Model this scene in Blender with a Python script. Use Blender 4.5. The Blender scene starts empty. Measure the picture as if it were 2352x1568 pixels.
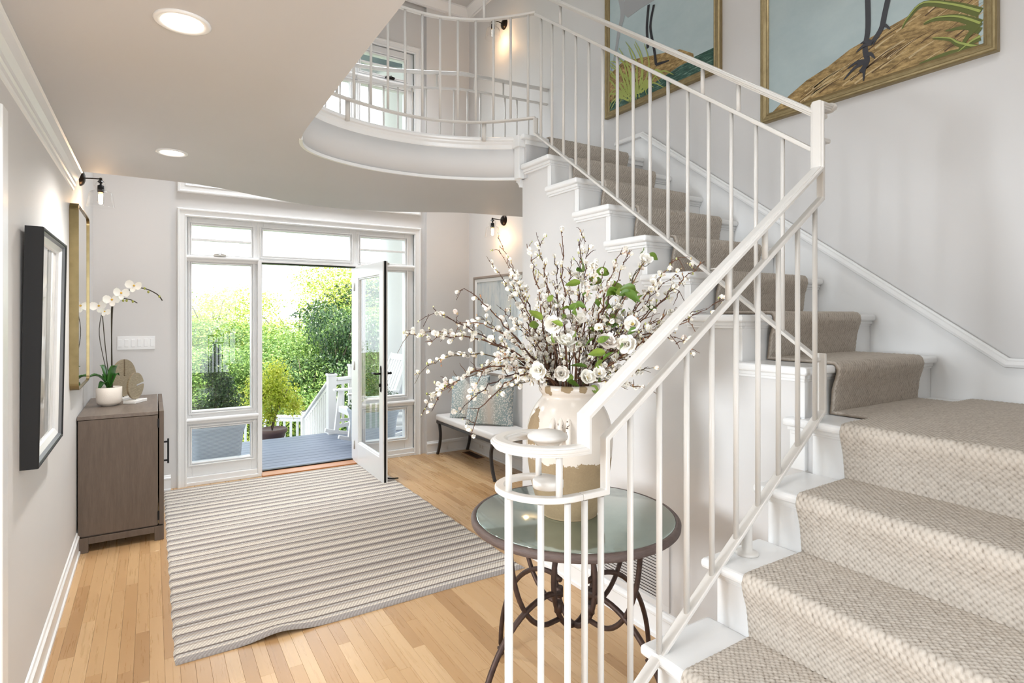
import bpy, bmesh, math, random
import numpy as np
from mathutils import Vector, Matrix
PI = math.pi
scene = bpy.context.scene
COL = scene.collection

# ------------------------------------------------------------------ camera
cd = bpy.data.cameras.new('camera'); cam = bpy.data.objects.new('camera', cd); COL.objects.link(cam)
cam.location = (0, 0, 1.54); cam.rotation_euler = (math.radians(90), 0, math.radians(-32.25))
cd.sensor_width = 36.0; cd.lens = 36.0 * 1311 / 2352; cd.shift_y = -62 / 2352; cd.clip_start = 0.05; cd.clip_end = 200
scene.camera = cam

# ------------------------------------------------------------------ view, sky, sun, large lights
vs = scene.view_settings
vs.view_transform = 'Standard'; vs.look = 'None'; vs.gamma = 1.0; vs.use_curve_mapping = False; vs.exposure = 0.60
world = bpy.data.worlds.new('world'); scene.world = world; world.use_nodes = True
bg = world.node_tree.nodes['Background']; bg.inputs[0].default_value = (0.86, 0.93, 1.0, 1); bg.inputs[1].default_value = 2.4

def light(name, kind, loc, target, energy, color=(1, 1, 1), **kw):
    l = bpy.data.lights.new(name, kind); l.energy = energy; l.color = color
    for k, v in kw.items(): setattr(l, k, v)
    o = bpy.data.objects.new(name, l); COL.objects.link(o); o.location = loc
    d = Vector(target) - Vector(loc); o.rotation_euler = d.to_track_quat('-Z', 'Y').to_euler(); return o
light('sun', 'SUN', (12, 4, 20), (2, 12, 0), 11, (1.0, 0.95, 0.84), angle=0.01)
light('window_light_high', 'AREA', (-0.36, 2.75, 4.55), (1.75, 1.1, 1.0), 14, (0.92, 0.96, 1.0), shape='RECTANGLE', size=0.4, size_y=0.5)
light('stairwell_fill', 'AREA', (1.0, 0.45, 4.9), (1.35, 0.75, 0.8), 16, (1.0, 0.985, 0.96), shape='RECTANGLE', size=0.7, size_y=0.7)  # unseen overhead fill, added to brighten treads, rails and runner
light('room_fill_behind', 'AREA', (0.7, -2.5, 1.35), (-0.2, 3.4, 1.25), 70, (0.84, 0.92, 1.0), shape='RECTANGLE', size=1.8, size_y=2.2)  # unseen soft panel behind the camera, added as room fill
light('room_light_side', 'AREA', (-2.7, 1.45, 1.7), (1.6, 1.5, 1.2), 96, (0.86, 0.93, 1.0), shape='RECTANGLE', size=0.85, size_y=0.85)
light('entry_fill_high', 'AREA', (1.3, 5.05, 4.9), (1.3, 5.1, 0.0), 30, (0.93, 0.96, 1.0), shape='RECTANGLE', size=2.2, size_y=0.7, spread=math.radians(95))  # added fill high over the door bay, not a fitting of the hall

# ------------------------------------------------------------------ helpers
def sg(r, g, b):
    f = lambda c: (c / 255 / 12.92) if c / 255 <= 0.04045 else ((c / 255 + 0.055) / 1.055) ** 2.4
    return (f(r), f(g), f(b), 1)
class N:
    """tiny node-graph helper"""
    def __init__(s, m): s.t = m.node_tree; s.n = s.t.nodes; s.b = s.n['Principled BSDF']
    def add(s, kind, ins=None, **props):
        n = s.n.new('ShaderNode' + kind)
        for k, v in props.items(): setattr(n, k, v)
        for k, v in (ins or {}).items(): s.set(n.inputs[k], v)
        return n
    def set(s, sock, v):
        if hasattr(v, 'is_output') or isinstance(v, bpy.types.NodeSocket): s.t.links.new(v, sock)
        else: sock.default_value = v
    def math(s, op, a, b=0.0, c=0.0):
        n = s.n.new('ShaderNodeMath'); n.operation = op
        s.set(n.inputs[0], a); s.set(n.inputs[1], b); s.set(n.inputs[2], c); return n.outputs[0]
    def mix(s, f, a, b):
        n = s.n.new('ShaderNodeMix'); n.data_type = 'RGBA'
        s.set(n.inputs[0], f); s.set(n.inputs[6], a); s.set(n.inputs[7], b); return n.outputs[2]
    def ramp(s, f, pts):
        n = s.n.new('ShaderNodeValToRGB'); s.set(n.inputs[0], f)
        e = n.color_ramp.elements
        while len(e) < len(pts): e.new(0.5)
        for q, (p, c) in zip(e, pts): q.position = p; q.color = c
        return n.outputs[0]
    def coord(s, kind='Object', scale=(1, 1, 1), rot=(0, 0, 0)):
        c = s.n.new('ShaderNodeTexCoord'); m = s.n.new('ShaderNodeMapping')
        m.inputs['Scale'].default_value = scale; m.inputs['Rotation'].default_value = rot
        s.t.links.new(c.outputs[kind], m.inputs[0]); return m.outputs[0]
    def noise(s, vec, scale=5, detail=3, rough=0.5):
        return s.add('TexNoise', {'Vector': vec, 'Scale': scale, 'Detail': detail, 'Roughness': rough}).outputs[0]
    def bump(s, h, strength=0.3, dist=0.01):
        b = s.add('Bump', {'Height': h, 'Strength': strength, 'Distance': dist}); s.t.links.new(b.outputs[0], s.b.inputs['Normal'])
def mat(name, col, rough=0.5, metal=0.0, **kw):
    m = bpy.data.materials.new(name); m.use_nodes = True; g = N(m)
    g.b.inputs['Base Color'].default_value = col; g.b.inputs['Roughness'].default_value = rough; g.b.inputs['Metallic'].default_value = metal
    for k, v in kw.items(): g.b.inputs[k].default_value = v
    return m, g
def paint(name, col, rough, var=0.03, bump=0.05, sc=60):
    m, g = mat(name, col, rough); v = g.coord()
    n = g.noise(v, 1.7, 2); d = tuple(c * (1 - var * 2) for c in col[:3]) + (1,)
    g.set(g.b.inputs['Base Color'], g.mix(n, d, col)); g.bump(g.noise(v, sc, 3), bump, 0.002); return m
M = {}
M['wall'] = paint('wall_paint', sg(220, 218, 216), 0.55)
M['ceil'] = paint('ceiling_paint', sg(206, 205, 205), 0.6)
M['trim'] = paint('white_trim_paint', sg(238, 238, 237), 0.28, 0.01, 0.03, 25)
M['rail'] = paint('railing_enamel', sg(218, 214, 208), 0.3, 0.02, 0.05, 30)
M['black'], _ = mat('black_iron', sg(22, 20, 20), 0.4, 0.6)
M['bronze'], _ = mat('dark_bronze', sg(40, 32, 26), 0.35, 0.8)
M['glass'], g = mat('window_glass', (1, 1, 1, 1), 0.0)
# thin pane: mostly clear with a fresnel reflection
tr = g.add('BsdfTransparent', {'Color': (0.97, 0.985, 0.98, 1)}); gl = g.add('BsdfGlossy', {'Roughness': 0.0, 'Color': (1, 1, 1, 1)})
fr = g.add('Fresnel', {'IOR': 1.45}); mx = g.add('MixShader'); g.t.links.new(g.math('MULTIPLY', g.math('MULTIPLY', fr.outputs[0], 0.9), g.math('SUBTRACT', 1.0, g.add('NewGeometry').outputs['Backfacing'])), mx.inputs[0])
g.t.links.new(tr.outputs[0], mx.inputs[1]); g.t.links.new(gl.outputs[0], mx.inputs[2])
g.t.links.new(mx.outputs[0], g.n['Material Output'].inputs[0])

def tag(o, label=None, cat=None, group=None, kind=None):
    if label: o['label'] = label
    if cat: o['category'] = cat
    if group: o['group'] = group
    if kind: o['kind'] = kind
    return o
def empty(name, loc=(0, 0, 0), rz=0.0, label=None, cat=None, group=None, kind=None):
    o = bpy.data.objects.new(name, None); COL.objects.link(o); o.location = loc; o.rotation_euler = (0, 0, rz)
    o.empty_display_size = 0.05; return tag(o, label, cat, group, kind)
def link_mesh(name, me, parent=None, loc=(0, 0, 0), rot=(0, 0, 0), scale=None):
    o = bpy.data.objects.new(name, me); COL.objects.link(o); o.parent = parent; o.location = loc; o.rotation_euler = rot
    if scale is not None: o.scale = scale if hasattr(scale, '__len__') else (scale,) * 3
    return o
def copy_tree(o, parent=None):
    c = o.copy(); COL.objects.link(c); c.parent = parent
    for ch in list(o.children): copy_tree(ch, c)
    return c

class MB:
    """collects shapes into one mesh"""
    def __init__(s): s.v = []; s.f = []; s.m = []; s.sm = []; s.k = 0; s.smooth = False
    def _add(s, vs, fs):
        b = len(s.v); s.v += [tuple(p) for p in vs]
        for f in fs: s.f.append([b + i for i in f]); s.m.append(s.k); s.sm.append(s.smooth)
        return s
    def box(s, x0, y0, z0, x1, y1, z1):
        x0, x1 = sorted((x0, x1)); y0, y1 = sorted((y0, y1)); z0, z1 = sorted((z0, z1))
        return s._add([(x0, y0, z0), (x1, y0, z0), (x1, y1, z0), (x0, y1, z0), (x0, y0, z1), (x1, y0, z1), (x1, y1, z1), (x0, y1, z1)],
                      [(0, 3, 2, 1), (4, 5, 6, 7), (0, 1, 5, 4), (1, 2, 6, 5), (2, 3, 7, 6), (3, 0, 4, 7)])
    def obox(s, c, ax, ay, az):
        """oriented box from centre and three half-axis vectors"""
        c, ax, ay, az = map(Vector, (c, ax, ay, az)); P = []
        for k in (-1, 1):
            for (i, j) in ((-1, -1), (1, -1), (1, 1), (-1, 1)): P.append(c + ax * i + ay * j + az * k)
        return s._add(P, [(0, 3, 2, 1), (4, 5, 6, 7), (0, 1, 5, 4), (1, 2, 6, 5), (2, 3, 7, 6), (3, 0, 4, 7)])
    def bar(s, a, b, w, h=None, side=None):
        a, b = Vector(a), Vector(b); d = b - a; L = d.length; d.normalize(); h = h or w
        sd = Vector(side) if side else d.cross(Vector((0, 0, 1)))
        if sd.length < 1e-4: sd = Vector((1, 0, 0))
        sd.normalize(); up = sd.cross(d)
        return s.obox((a + b) / 2, d * L / 2, sd * w / 2, up * h / 2)
    def tube(s, pts, r, n=8, cap=True):
        pts = [Vector(p) for p in pts]; R = r if hasattr(r, '__len__') else [r] * len(pts)
        base = len(s.v); up = None; rings = []
        for i, p in enumerate(pts):
            t = (pts[min(i + 1, len(pts) - 1)] - pts[max(i - 1, 0)]);
            t = t.normalized() if t.length > 1e-9 else Vector((0, 0, 1))
            if up is None: up = t.orthogonal().normalized()
            else:
                up = up - t * up.dot(t)
                up = up.normalized() if up.length > 1e-6 else t.orthogonal().normalized()
            sd = t.cross(up)
            for k in range(n):
                a = 2 * PI * k / n; s.v.append(tuple(p + (up * math.cos(a) + sd * math.sin(a)) * R[i]))
        for i in range(len(pts) - 1):
            for k in range(n):
                a, b = base + i * n + k, base + i * n + (k + 1) % n
                s.f.append([a, b, b + n, a + n]); s.m.append(s.k); s.sm.append(True)
        if cap:
            e = base + (len(pts) - 1) * n
            s.f.append([base + k for k in range(n)][::-1]); s.m.append(s.k); s.sm.append(False)
            s.f.append([e + k for k in range(n)]); s.m.append(s.k); s.sm.append(False)
        return s
    def cyl(s, a, b, r, n=12): return s.tube([a, b], r, n)
    def lathe(s, prof, n=24, c=(0, 0, 0), cap=True):
        base = len(s.v)
        for r, z in prof:
            for k in range(n):
                a = 2 * PI * k / n; s.v.append((c[0] + r * math.cos(a), c[1] + r * math.sin(a), c[2] + z))
        for i in range(len(prof) - 1):
            for k in range(n):
                a, b = base + i * n + k, base + i * n + (k + 1) % n
                s.f.append([a, b, b + n, a + n]); s.m.append(s.k); s.sm.append(True)
        if cap:
            e = base + (len(prof) - 1) * n
            s.f.append([base + k for k in range(n)][::-1]); s.m.append(s.k); s.sm.append(False)
            s.f.append([e + k for k in range(n)]); s.m.append(s.k); s.sm.append(False)
        return s
    def ball(s, c, r, n=8, m=5, sc=(1, 1, 1)):
        base = len(s.v); s.v.append((c[0], c[1], c[2] - r * sc[2]))
        for i in range(1, m):
            t = -PI / 2 + PI * i / m
            for k in range(n):
                a = 2 * PI * k / n; s.v.append((c[0] + r * sc[0] * math.cos(t) * math.cos(a), c[1] + r * sc[1] * math.cos(t) * math.sin(a), c[2] + r * sc[2] * math.sin(t)))
        s.v.append((c[0], c[1], c[2] + r * sc[2])); top = len(s.v) - 1
        F = []
        for k in range(n): F.append([base, base + 1 + (k + 1) % n, base + 1 + k])
        for i in range(m - 2):
            for k in range(n):
                a, b = base + 1 + i * n + k, base + 1 + i * n + (k + 1) % n; F.append([a, b, b + n, a + n])
        e = base + 1 + (m - 2) * n
        for k in range(n): F.append([e + k, e + (k + 1) % n, top])
        for f in F: s.f.append(f); s.m.append(s.k); s.sm.append(True)
        return s
    def prism(s, poly, ax, lo, hi):
        """polygon in the plane across axis ax (0,1,2), extruded lo..hi"""
        n = len(poly); P = []
        for h in (lo, hi):
            for (a, b) in poly: q = [a, b]; q.insert(ax, h); P.append(tuple(q))
        return s._add(P, [list(range(n))[::-1], list(range(n, 2 * n))] + [[i, (i + 1) % n, n + (i + 1) % n, n + i] for i in range(n)])
    def sweep(s, prof, path, nrm, closed=False, cap=True, smooth=False):
        """prof points (a,b): a along nrm, b along tangent x nrm; path planar, mitred corners"""
        path = [Vector(p) for p in path]; nrm = Vector(nrm).normalized(); n = len(path); m = len(prof); base = len(s.v)
        for i, p in enumerate(path):
            if closed: a, b = path[i - 1], path[(i + 1) % n]
            else: a, b = path[max(i - 1, 0)], path[min(i + 1, n - 1)]
            t0 = (p - a).normalized() if (p - a).length > 1e-9 else (b - p).normalized()
            t1 = (b - p).normalized() if (b - p).length > 1e-9 else t0
            n0, n1 = t0.cross(nrm), t1.cross(nrm); bi = (n0 + n1).normalized(); k = 1 / max(0.3, bi.dot(n0))
            for (u, w) in prof: s.v.append(tuple(p + nrm * u + bi * (w * k)))
        for i in range(n if closed else n - 1):
            for j in range(m):
                a, b = base + i * m + j, base + i * m + (j + 1) % m; i2 = (i + 1) % n
                c, d = base + i2 * m + (j + 1) % m, base + i2 * m + j
                s.f.append([a, b, c, d]); s.m.append(s.k); s.sm.append(smooth)
        if cap and not closed:
            s.f.append([base + j for j in range(m)]); s.m.append(s.k); s.sm.append(False)
            s.f.append([base + (n - 1) * m + j for j in range(m)][::-1]); s.m.append(s.k); s.sm.append(False)
        return s
    def mesh(s, name, mats):
        me = bpy.data.meshes.new(name); me.from_pydata(s.v, [], s.f)
        for m in (mats if isinstance(mats, (list, tuple)) else [mats]): me.materials.append(m)
        me.polygons.foreach_set('material_index', s.m); me.polygons.foreach_set('use_smooth', s.sm)
        bm = bmesh.new(); bm.from_mesh(me); bmesh.ops.recalc_face_normals(bm, faces=bm.faces); bm.to_mesh(me); bm.free()
        me.update(); return me
    def build(s, name, mats, parent=None, bevel=0, loc=(0, 0, 0), rot=(0, 0, 0), seg=2, **t):
        o = link_mesh(name, s.mesh(name, mats), parent, loc, rot)
        if bevel:
            b = o.modifiers.new('bevel', 'BEVEL'); b.width = bevel; b.segments = seg; b.limit_method = 'ANGLE'; b.angle_limit = math.radians(40)
        return tag(o, **t)
def catmull(P, k=8):
    P = [Vector(p) for p in P]; out = []
    for i in range(len(P) - 1):
        p0, p1, p2, p3 = P[max(i - 1, 0)], P[i], P[i + 1], P[min(i + 2, len(P) - 1)]
        for j in range(k):
            t = j / k
            out.append(0.5 * ((2 * p1) + (p2 - p0) * t + (2 * p0 - 5 * p1 + 4 * p2 - p3) * t * t + (3 * p1 - p0 - 3 * p2 + p3) * t ** 3))
    out.append(P[-1]); return out
def grid_mesh(name, P, mats, uv=None, attr=None):
    """P: (n,m,3) numpy grid of points -> smooth quad mesh"""
    n, m = P.shape[:2]; me = bpy.data.meshes.new(name)
    idx = np.arange(n * m).reshape(n, m)
    q = np.stack([idx[:-1, :-1], idx[1:, :-1], idx[1:, 1:], idx[:-1, 1:]], -1).reshape(-1, 4)
    me.vertices.add(n * m); me.vertices.foreach_set('co', P.reshape(-1).astype(np.float32))
    me.loops.add(q.size); me.loops.foreach_set('vertex_index', q.reshape(-1).astype(np.int32))
    me.polygons.add(len(q)); me.polygons.foreach_set('loop_start', (np.arange(len(q)) * 4).astype(np.int32))
    me.polygons.foreach_set('use_smooth', np.ones(len(q), dtype=bool))
    me.update(calc_edges=True)
    for m_ in (mats if isinstance(mats, (list, tuple)) else [mats]): me.materials.append(m_)
    if uv is not None:
        l = me.uv_layers.new(name='uv'); l.data.foreach_set('uv', uv.reshape(-1, 2)[q.reshape(-1)].reshape(-1).astype(np.float32))
    for k, a in (attr or {}).items():
        at = me.attributes.new(k, 'FLOAT', 'POINT'); at.data.foreach_set('value', a.reshape(-1).astype(np.float32))
    me.validate(); return me
rnd = random.Random(7)
# ================================================================== SETTING
ZC, ZF = 2.42, 2.695            # lower ceiling, upper floor level
XL, XR, XS = -0.41, 3.09, 2.05  # left wall, right wall, wall under the stairs
YW, YD = 5.82, 5.88             # door wall and its recessed bay
TOP = 5.02
S = dict(kind='structure')
# floor: sub-floor + strip boards, each board its own piece
m, g = mat('maple_boards', sg(214, 172, 122), 0.3)
oi = g.add('ObjectInfo'); v = g.coord('Object', (26, 0.9, 26)); v2 = g.add('VectorMath', {0: v, 1: oi.outputs['Random']}, operation='ADD')
rv = g.add('Combine' + 'XYZ', {0: g.math('MULTIPLY', oi.outputs['Random'], 37.0), 1: g.math('MULTIPLY', oi.outputs['Random'], 91.0)})
v3 = g.add('VectorMath', {0: v, 1: rv.outputs[0]}, operation='ADD').outputs[0]
gr = g.noise(v3, 2.4, 5, 0.62)
tone = g.ramp(oi.outputs['Random'], [(0, sg(172, 134, 92)), (0.3, sg(188, 150, 106)), (0.7, sg(197, 161, 117)), (1, sg(208, 174, 131))])
g.set(g.b.inputs['Base Color'], g.mix(g.math('MULTIPLY', g.math('SUBTRACT', 0.66, gr), 0.38), tone, sg(158, 115, 73)))
g.set(g.b.inputs['Roughness'], g.math('ADD', 0.2, g.math('MULTIPLY', gr, 0.18))); g.bump(gr, 0.04, 0.002)
M['maple'] = m
m, g = mat('board_joint', sg(150, 106, 66), 0.6); M['joint'] = m
fl = MB().box(-3.2, -2.6, -0.06, XR, YD + 0.1, -0.016).build('floor', M['joint'], **S)
W = 0.0572; boards = []; r2 = random.Random(3)
for i in range(int((XR - XL) / W) + 1):
    x0 = XL + i * W; y = 1.2 - r2.random() * 0.9; x1 = min(x0 + W, XR)
    while y < YD + 0.06:
        L = r2.choice((0.45, 0.62, 0.8, 0.95, 1.15, 1.35)); y1 = min(y + L, YD + 0.06)
        if x1 - x0 > 0.01 and y1 - y > 0.05: boards.append((x0, y, x1, y1))
        y = y1
def vis(b):
    xm, ym = (b[0] + b[2]) / 2, (b[1] + b[3]) / 2
    if ym < 1.25 or (0.12 < b[0] and b[2] < 1.88 and b[1] > 2.95) or (xm > XS and b[3] < 4.3): return -1
    if xm < 0.05 and b[1] > 4.6: return -1
    return 1000 - (xm * xm + ym * ym)
boards.sort(key=vis, reverse=True)
cnt = sum(1 for b in boards if vis(b) > 0); keep = min(cnt, 298)
gap = 0.0003
for b in boards[:keep]:
    xm, ym = (b[0] + b[2]) / 2, (b[1] + b[3]) / 2; hx, hy = (b[2] - b[0]) / 2 - gap, (b[3] - b[1]) / 2 - gap
    MB().box(-hx, -hy, -0.012, hx, hy, 0).build('floor_board', M['maple'], fl, loc=(xm, ym, 0), bevel=0.0005, seg=1)
mb = MB()
for b in boards[keep:]: mb.box(b[0] + gap, b[1] + gap, -0.012, b[2] - gap, b[3] - gap, 0)
mb.box(-3.2, -2.6, -0.012, XL, 6, 0); mb.box(XL, -2.6, -0.012, XR, 0.25, 0)
mb.build('floor_boards', M['maple'], fl, kind='stuff')

# walls
MB().box(XL - 0.12, 2.46, 0, XL, YW + 0.2, TOP).box(XL - 0.12, -2.6, 2.12, XL, 2.46, ZF).build('wall_left', M['wall'], **S)
MB().box(XR, -0.02, 0, XR + 0.12, YW + 0.2, TOP).build('wall_right', M['wall'], **S)
MB().box(1.6, -0.08, 0, XR + 0.12, 0.04, TOP).build('wall_landing', M['wall'], **S)
mb = MB()
mb.box(XL, YW, 0, 0.14, 6.02, TOP).box(2.56, YW, 0, XR, 6.02, TOP)
mb.box(0.14, YD, 0, 0.25, 6.02, TOP).box(2.45, YD, 0, 2.56, 6.02, TOP)
mb.box(0.25, YD, 2.43, 2.45, 6.02, 2.70).box(0.25, YD, 4.41, 2.45, 6.02, TOP)
mb.build('wall_back', M['wall'], **S)
# wall under the upper flight (stepped top) with its return
def ynose(k): return 1.18 + 0.265 * (k - 7)
def xnose(k): return 2.0 - 0.265 * (6 - k)
RISE = 0.1925
mb = MB()
for k in range(7, 14): mb.box(XS, ynose(k) + 0.035, 0, XS + 0.05, ynose(k + 1) + 0.035, k * RISE - 0.03)
mb.box(XS, 3.07, 0, XS + 0.05, 3.12, ZC + 0.02).box(XS, 0.2, 0, XS + 0.05, ynose(7) + 0.036, 6 * RISE - 0.035)
mb.box(XS + 0.05, 3.06, 0, XR, 3.12, ZC)
mb.build('wall_stair', M['wall'], **S)

MB().box(-3.3, -2.72, 0, 1.6, -2.6, ZF).box(-3.42, -2.72, 0, -3.3, 2.58, ZF).box(-3.3, 2.46, 0, XL - 0.12, 2.58, ZF).box(1.6, -2.72, 0, 1.72, -0.08, TOP).build('wall_front', M['wall'], **S)
# lower ceiling / upper floor slab with the curved stairwell edge and the curved edge over the door
INNER = [(0.60, 1.3), (0.606, 2.0), (0.614, 2.5), (0.624, 2.9), (0.665, 3.10), (0.76, 3.225), (0.917, 3.32), (1.116, 3.38), (1.33, 3.395), (1.543, 3.371), (1.809, 3.274), (2.04, 3.125)]
OUTER = [(0.06, 4.385), (0.25, 4.40), (0.444, 4.47), (0.74, 4.63), (1.04, 4.75), (1.388, 4.765), (1.7, 4.69), (1.95, 4.575), (2.2, 4.44), (2.36, 4.385)]
inn = [(p.x, p.y) for p in catmull([(a, b, 0) for a, b in INNER], 6)]
out = [(p.x, p.y) for p in catmull([(a, b, 0) for a, b in OUTER], 6)]
def slab(z0, z1, name, m, dy=0.0, **kw):
    ring = [(XL, -2.6), (0.60, -2.6)] + inn + [(2.04, 3.06), (XR, 3.06), (XR, 4.26)] + out[::-1] + [(XL, 4.385)]
    mb = MB(); bm = bmesh.new(); vs_ = [bm.verts.new((a, b, z0)) for a, b in ring]; f = bm.faces.new(vs_)
    r = bmesh.ops.extrude_face_region(bm, geom=[f]); bmesh.ops.translate(bm, verts=[e for e in r['geom'] if isinstance(e, bmesh.types.BMVert)], vec=(0, 0, z1 - z0))
    bmesh.ops.triangulate(bm, faces=bm.faces); bmesh.ops.recalc_face_normals(bm, faces=bm.faces)
    me = bpy.data.meshes.new(name); bm.to_mesh(me); bm.free(); me.materials.append(m); return tag(link_mesh(name, me), **kw)
slab(ZC, ZF - 0.012, 'ceiling', M['ceil'], **S)
MB().box(-3.2, -2.6, ZC, XL - 0.12, 2.46, ZC + 0.1).build('ceiling_side', M['ceil'], **S)
MB().box(-0.53, -0.9, ZF, 1.9, -0.8, TOP).build('wall_front_upper', M['wall'], **S)
MB().box(XL - 0.12, -0.9, ZF, XL, 2.46, TOP).build('wall_left_upper', M['wall'], **S)
MB().box(-0.6, -0.9, TOP, XR + 0.2, 6.02, TOP + 0.1).build('ceiling_upper', M['ceil'], **S)
# mouldings along the curved edges
def edge_trim(name, pts, z0, z1, proj, side):
    mb = MB(); P = [(a, b, 0) for a, b in pts]; q = proj * side
    prof = [(z1, -0.02 * side), (z1, q * 0.55), (z1 - 0.006, q * 0.9), (z1 - 0.014, q), (z1 - 0.024, q * 0.92), (z1 - 0.030, q * 0.62), (z1 - 0.038, q * 0.55), (z1 - 0.050, q * 0.30), (z0 + 0.006, q * 0.16), (z0, q * 0.05), (z0, -0.02 * side)]
    return mb.sweep(prof, P, (0, 0, 1), smooth=False).build(name, M['trim'], **S)
edge_trim('trim_1', inn[23:], ZF - 0.075, ZF, 0.032, 1)
MB().sweep([(ZC - 0.003, -0.01), (ZC - 0.003, 0.007), (ZC + 0.014, 0.007), (ZC + 0.014, -0.01)], [(a, b, 0) for a, b in inn[20:]], (0, 0, 1)).build('trim_2', M['trim'], **S)
edge_trim('trim_3', [(XL, 4.385)] + out + [(XR, 4.26)], ZF - 0.075, ZF, 0.032, -1)
MB().sweep([(ZC + 0.014, 0.0015), (ZF - 0.05, 0.0015), (ZF - 0.05, -0.01), (ZC + 0.014, -0.01)], [(a, b, 0) for a, b in inn[6:]], (0, 0, 1), smooth=True).build('trim_17', M['wall'], **S)
# end block of the curved fascia at the stair head
MB().box(2.0, 3.085, ZC + 0.0, 2.055, 3.145, ZF - 0.05).box(1.985, 3.07, ZF - 0.075, 2.08, 3.15, ZF).build('trim_4', M['trim'], bevel=0.004, **S)
# little cornice on the corner of the stair wall
MB().sweep([(0, 0), (0, 0.045), (-0.012, 0.045), (-0.018, 0.03), (-0.035, 0.016), (-0.05, 0.01), (-0.05, 0)], [(2.55, 3.12, ZC), (2.03, 3.12, ZC)], (0, 0, 1)).build('trim_5', M['trim'], **S)

# crown along the left wall
cp = [(ZC, 0), (ZC, 0.05), (ZC - 0.008, 0.052), (ZC - 0.012, 0.044), (ZC - 0.02, 0.041), (ZC - 0.045, 0.032), (ZC - 0.066, 0.017), (ZC - 0.078, 0.014), (ZC - 0.082, 0.018), (ZC - 0.090, 0.018), (ZC - 0.096, 0.012), (ZC - 0.112, 0.010), (ZC - 0.120, 0.006), (ZC - 0.124, 0)]
MB().sweep([(a, b) for a, b in cp], [(XL, -2.6, 0), (XL, 4.385, 0)], (0, 0, 1)).build('trim_6', M['trim'], **S)
MB().box(XL - 0.125, 2.36, 0, XL + 0.016, 2.44, 2.2).box(XL - 0.125, 2.44, 0, XL + 0.006, 2.47, 2.12).build('trim_7', M['trim'], bevel=0.004, **S)
# baseboards
bp = [(0, 0), (0, 0.022), (0.018, 0.022), (0.022, 0.014), (0.098, 0.014), (0.104, 0.018), (0.115, 0.018), (0.123, 0.010), (0.134, 0.007), (0.138, 0)]
def base(name, a, b): MB().sweep(bp, [a, b], (0, 0, 1)).build(name, M['trim'], **S)
base('baseboard_left', (XL, 2.47, 0), (XL, YW, 0))
base('baseboard_back', (XL, YW, 0), (0.14, YW, 0))
base('baseboard_back_right', (2.56, YW, 0), (XR, YW, 0))
base('baseboard_right', (XR, YW, 0), (XR, 3.12, 0))
base('baseboard_stair', (XS, 3.12, 0), (XS, 1.1, 0))
# sloped skirt board and cap moulding on the right wall beside the upper flight
top = [(0.04, 1.325), (0.93, 1.325), (3.06, 2.86), (3.34, 2.86), (3.34, 2.80)]
sk = [(0.04, 1.10), (1.24, 1.10), (3.20, 2.52), (3.34, 2.60), (3.34, 2.86), (3.06, 2.86), (0.93, 1.325), (0.04, 1.325)]
MB().prism(sk, 0, XR - 0.018, XR).build('trim_8', M['trim'], **S)
capp = [(0, -0.03), (0.012, -0.03), (0.016, -0.022), (0.024, -0.018), (0.03, -0.004), (0.028, 0.006), (0.018, 0.010), (0, 0.012)]
MB().sweep([(-a, b) for a, b in capp], [(XR - 0.012, y, z) for y, z in top[:4]], (1, 0, 0)).build('trim_9', M['trim'], **S)
# capital-P panel line: upper cornice of the upstairs room
MB().sweep([(0, 0), (0, 0.08), (-0.02, 0.08), (-0.05, 0.05), (-0.085, 0.02), (-0.10, 0.02), (-0.10, 0)], [(XL, YW, TOP), (XR, YW, TOP), (XR, -0.02, TOP)], (0, 0, 1)).build('trim_10', M['trim'], **S)

# ------------------------------------------------------------------ door bay: casings, windows, door
def ring(mb, x0, x1, z0, z1, w, y0, y1):
    mb.box(x0, y0, z0, x0 + w, y1, z1).box(x1 - w, y0, z0, x1, y1, z1).box(x0 + w, y0, z0, x1 - w, y1, z0 + w).box(x0 + w, y0, z1 - w, x1 - w, y1, z1)
    return mb
def casing(name, x0, x1, z0, z1, bottom):
    prof = [(0, 0), (0.022, 0), (0.030, 0.006), (0.030, 0.016), (0.020, 0.024), (0.018, 0.056), (0.024, 0.064), (0.012, 0.074), (0, 0.074)]
    path = [(x0, YD, z0), (x0, YD, z1), (x1, YD, z1), (x1, YD, z0)]
    mb = MB(); mb.sweep([(a, b) for a, b in prof], path, (0, -1, 0), closed=bottom); return mb.build(name, M['trim'], **S)
casing('trim_11', 0.19, 2.51, 0.0, 2.49, False)
casing('trim_12', 0.19, 2.51, 2.63, 4.47, True)
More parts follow.
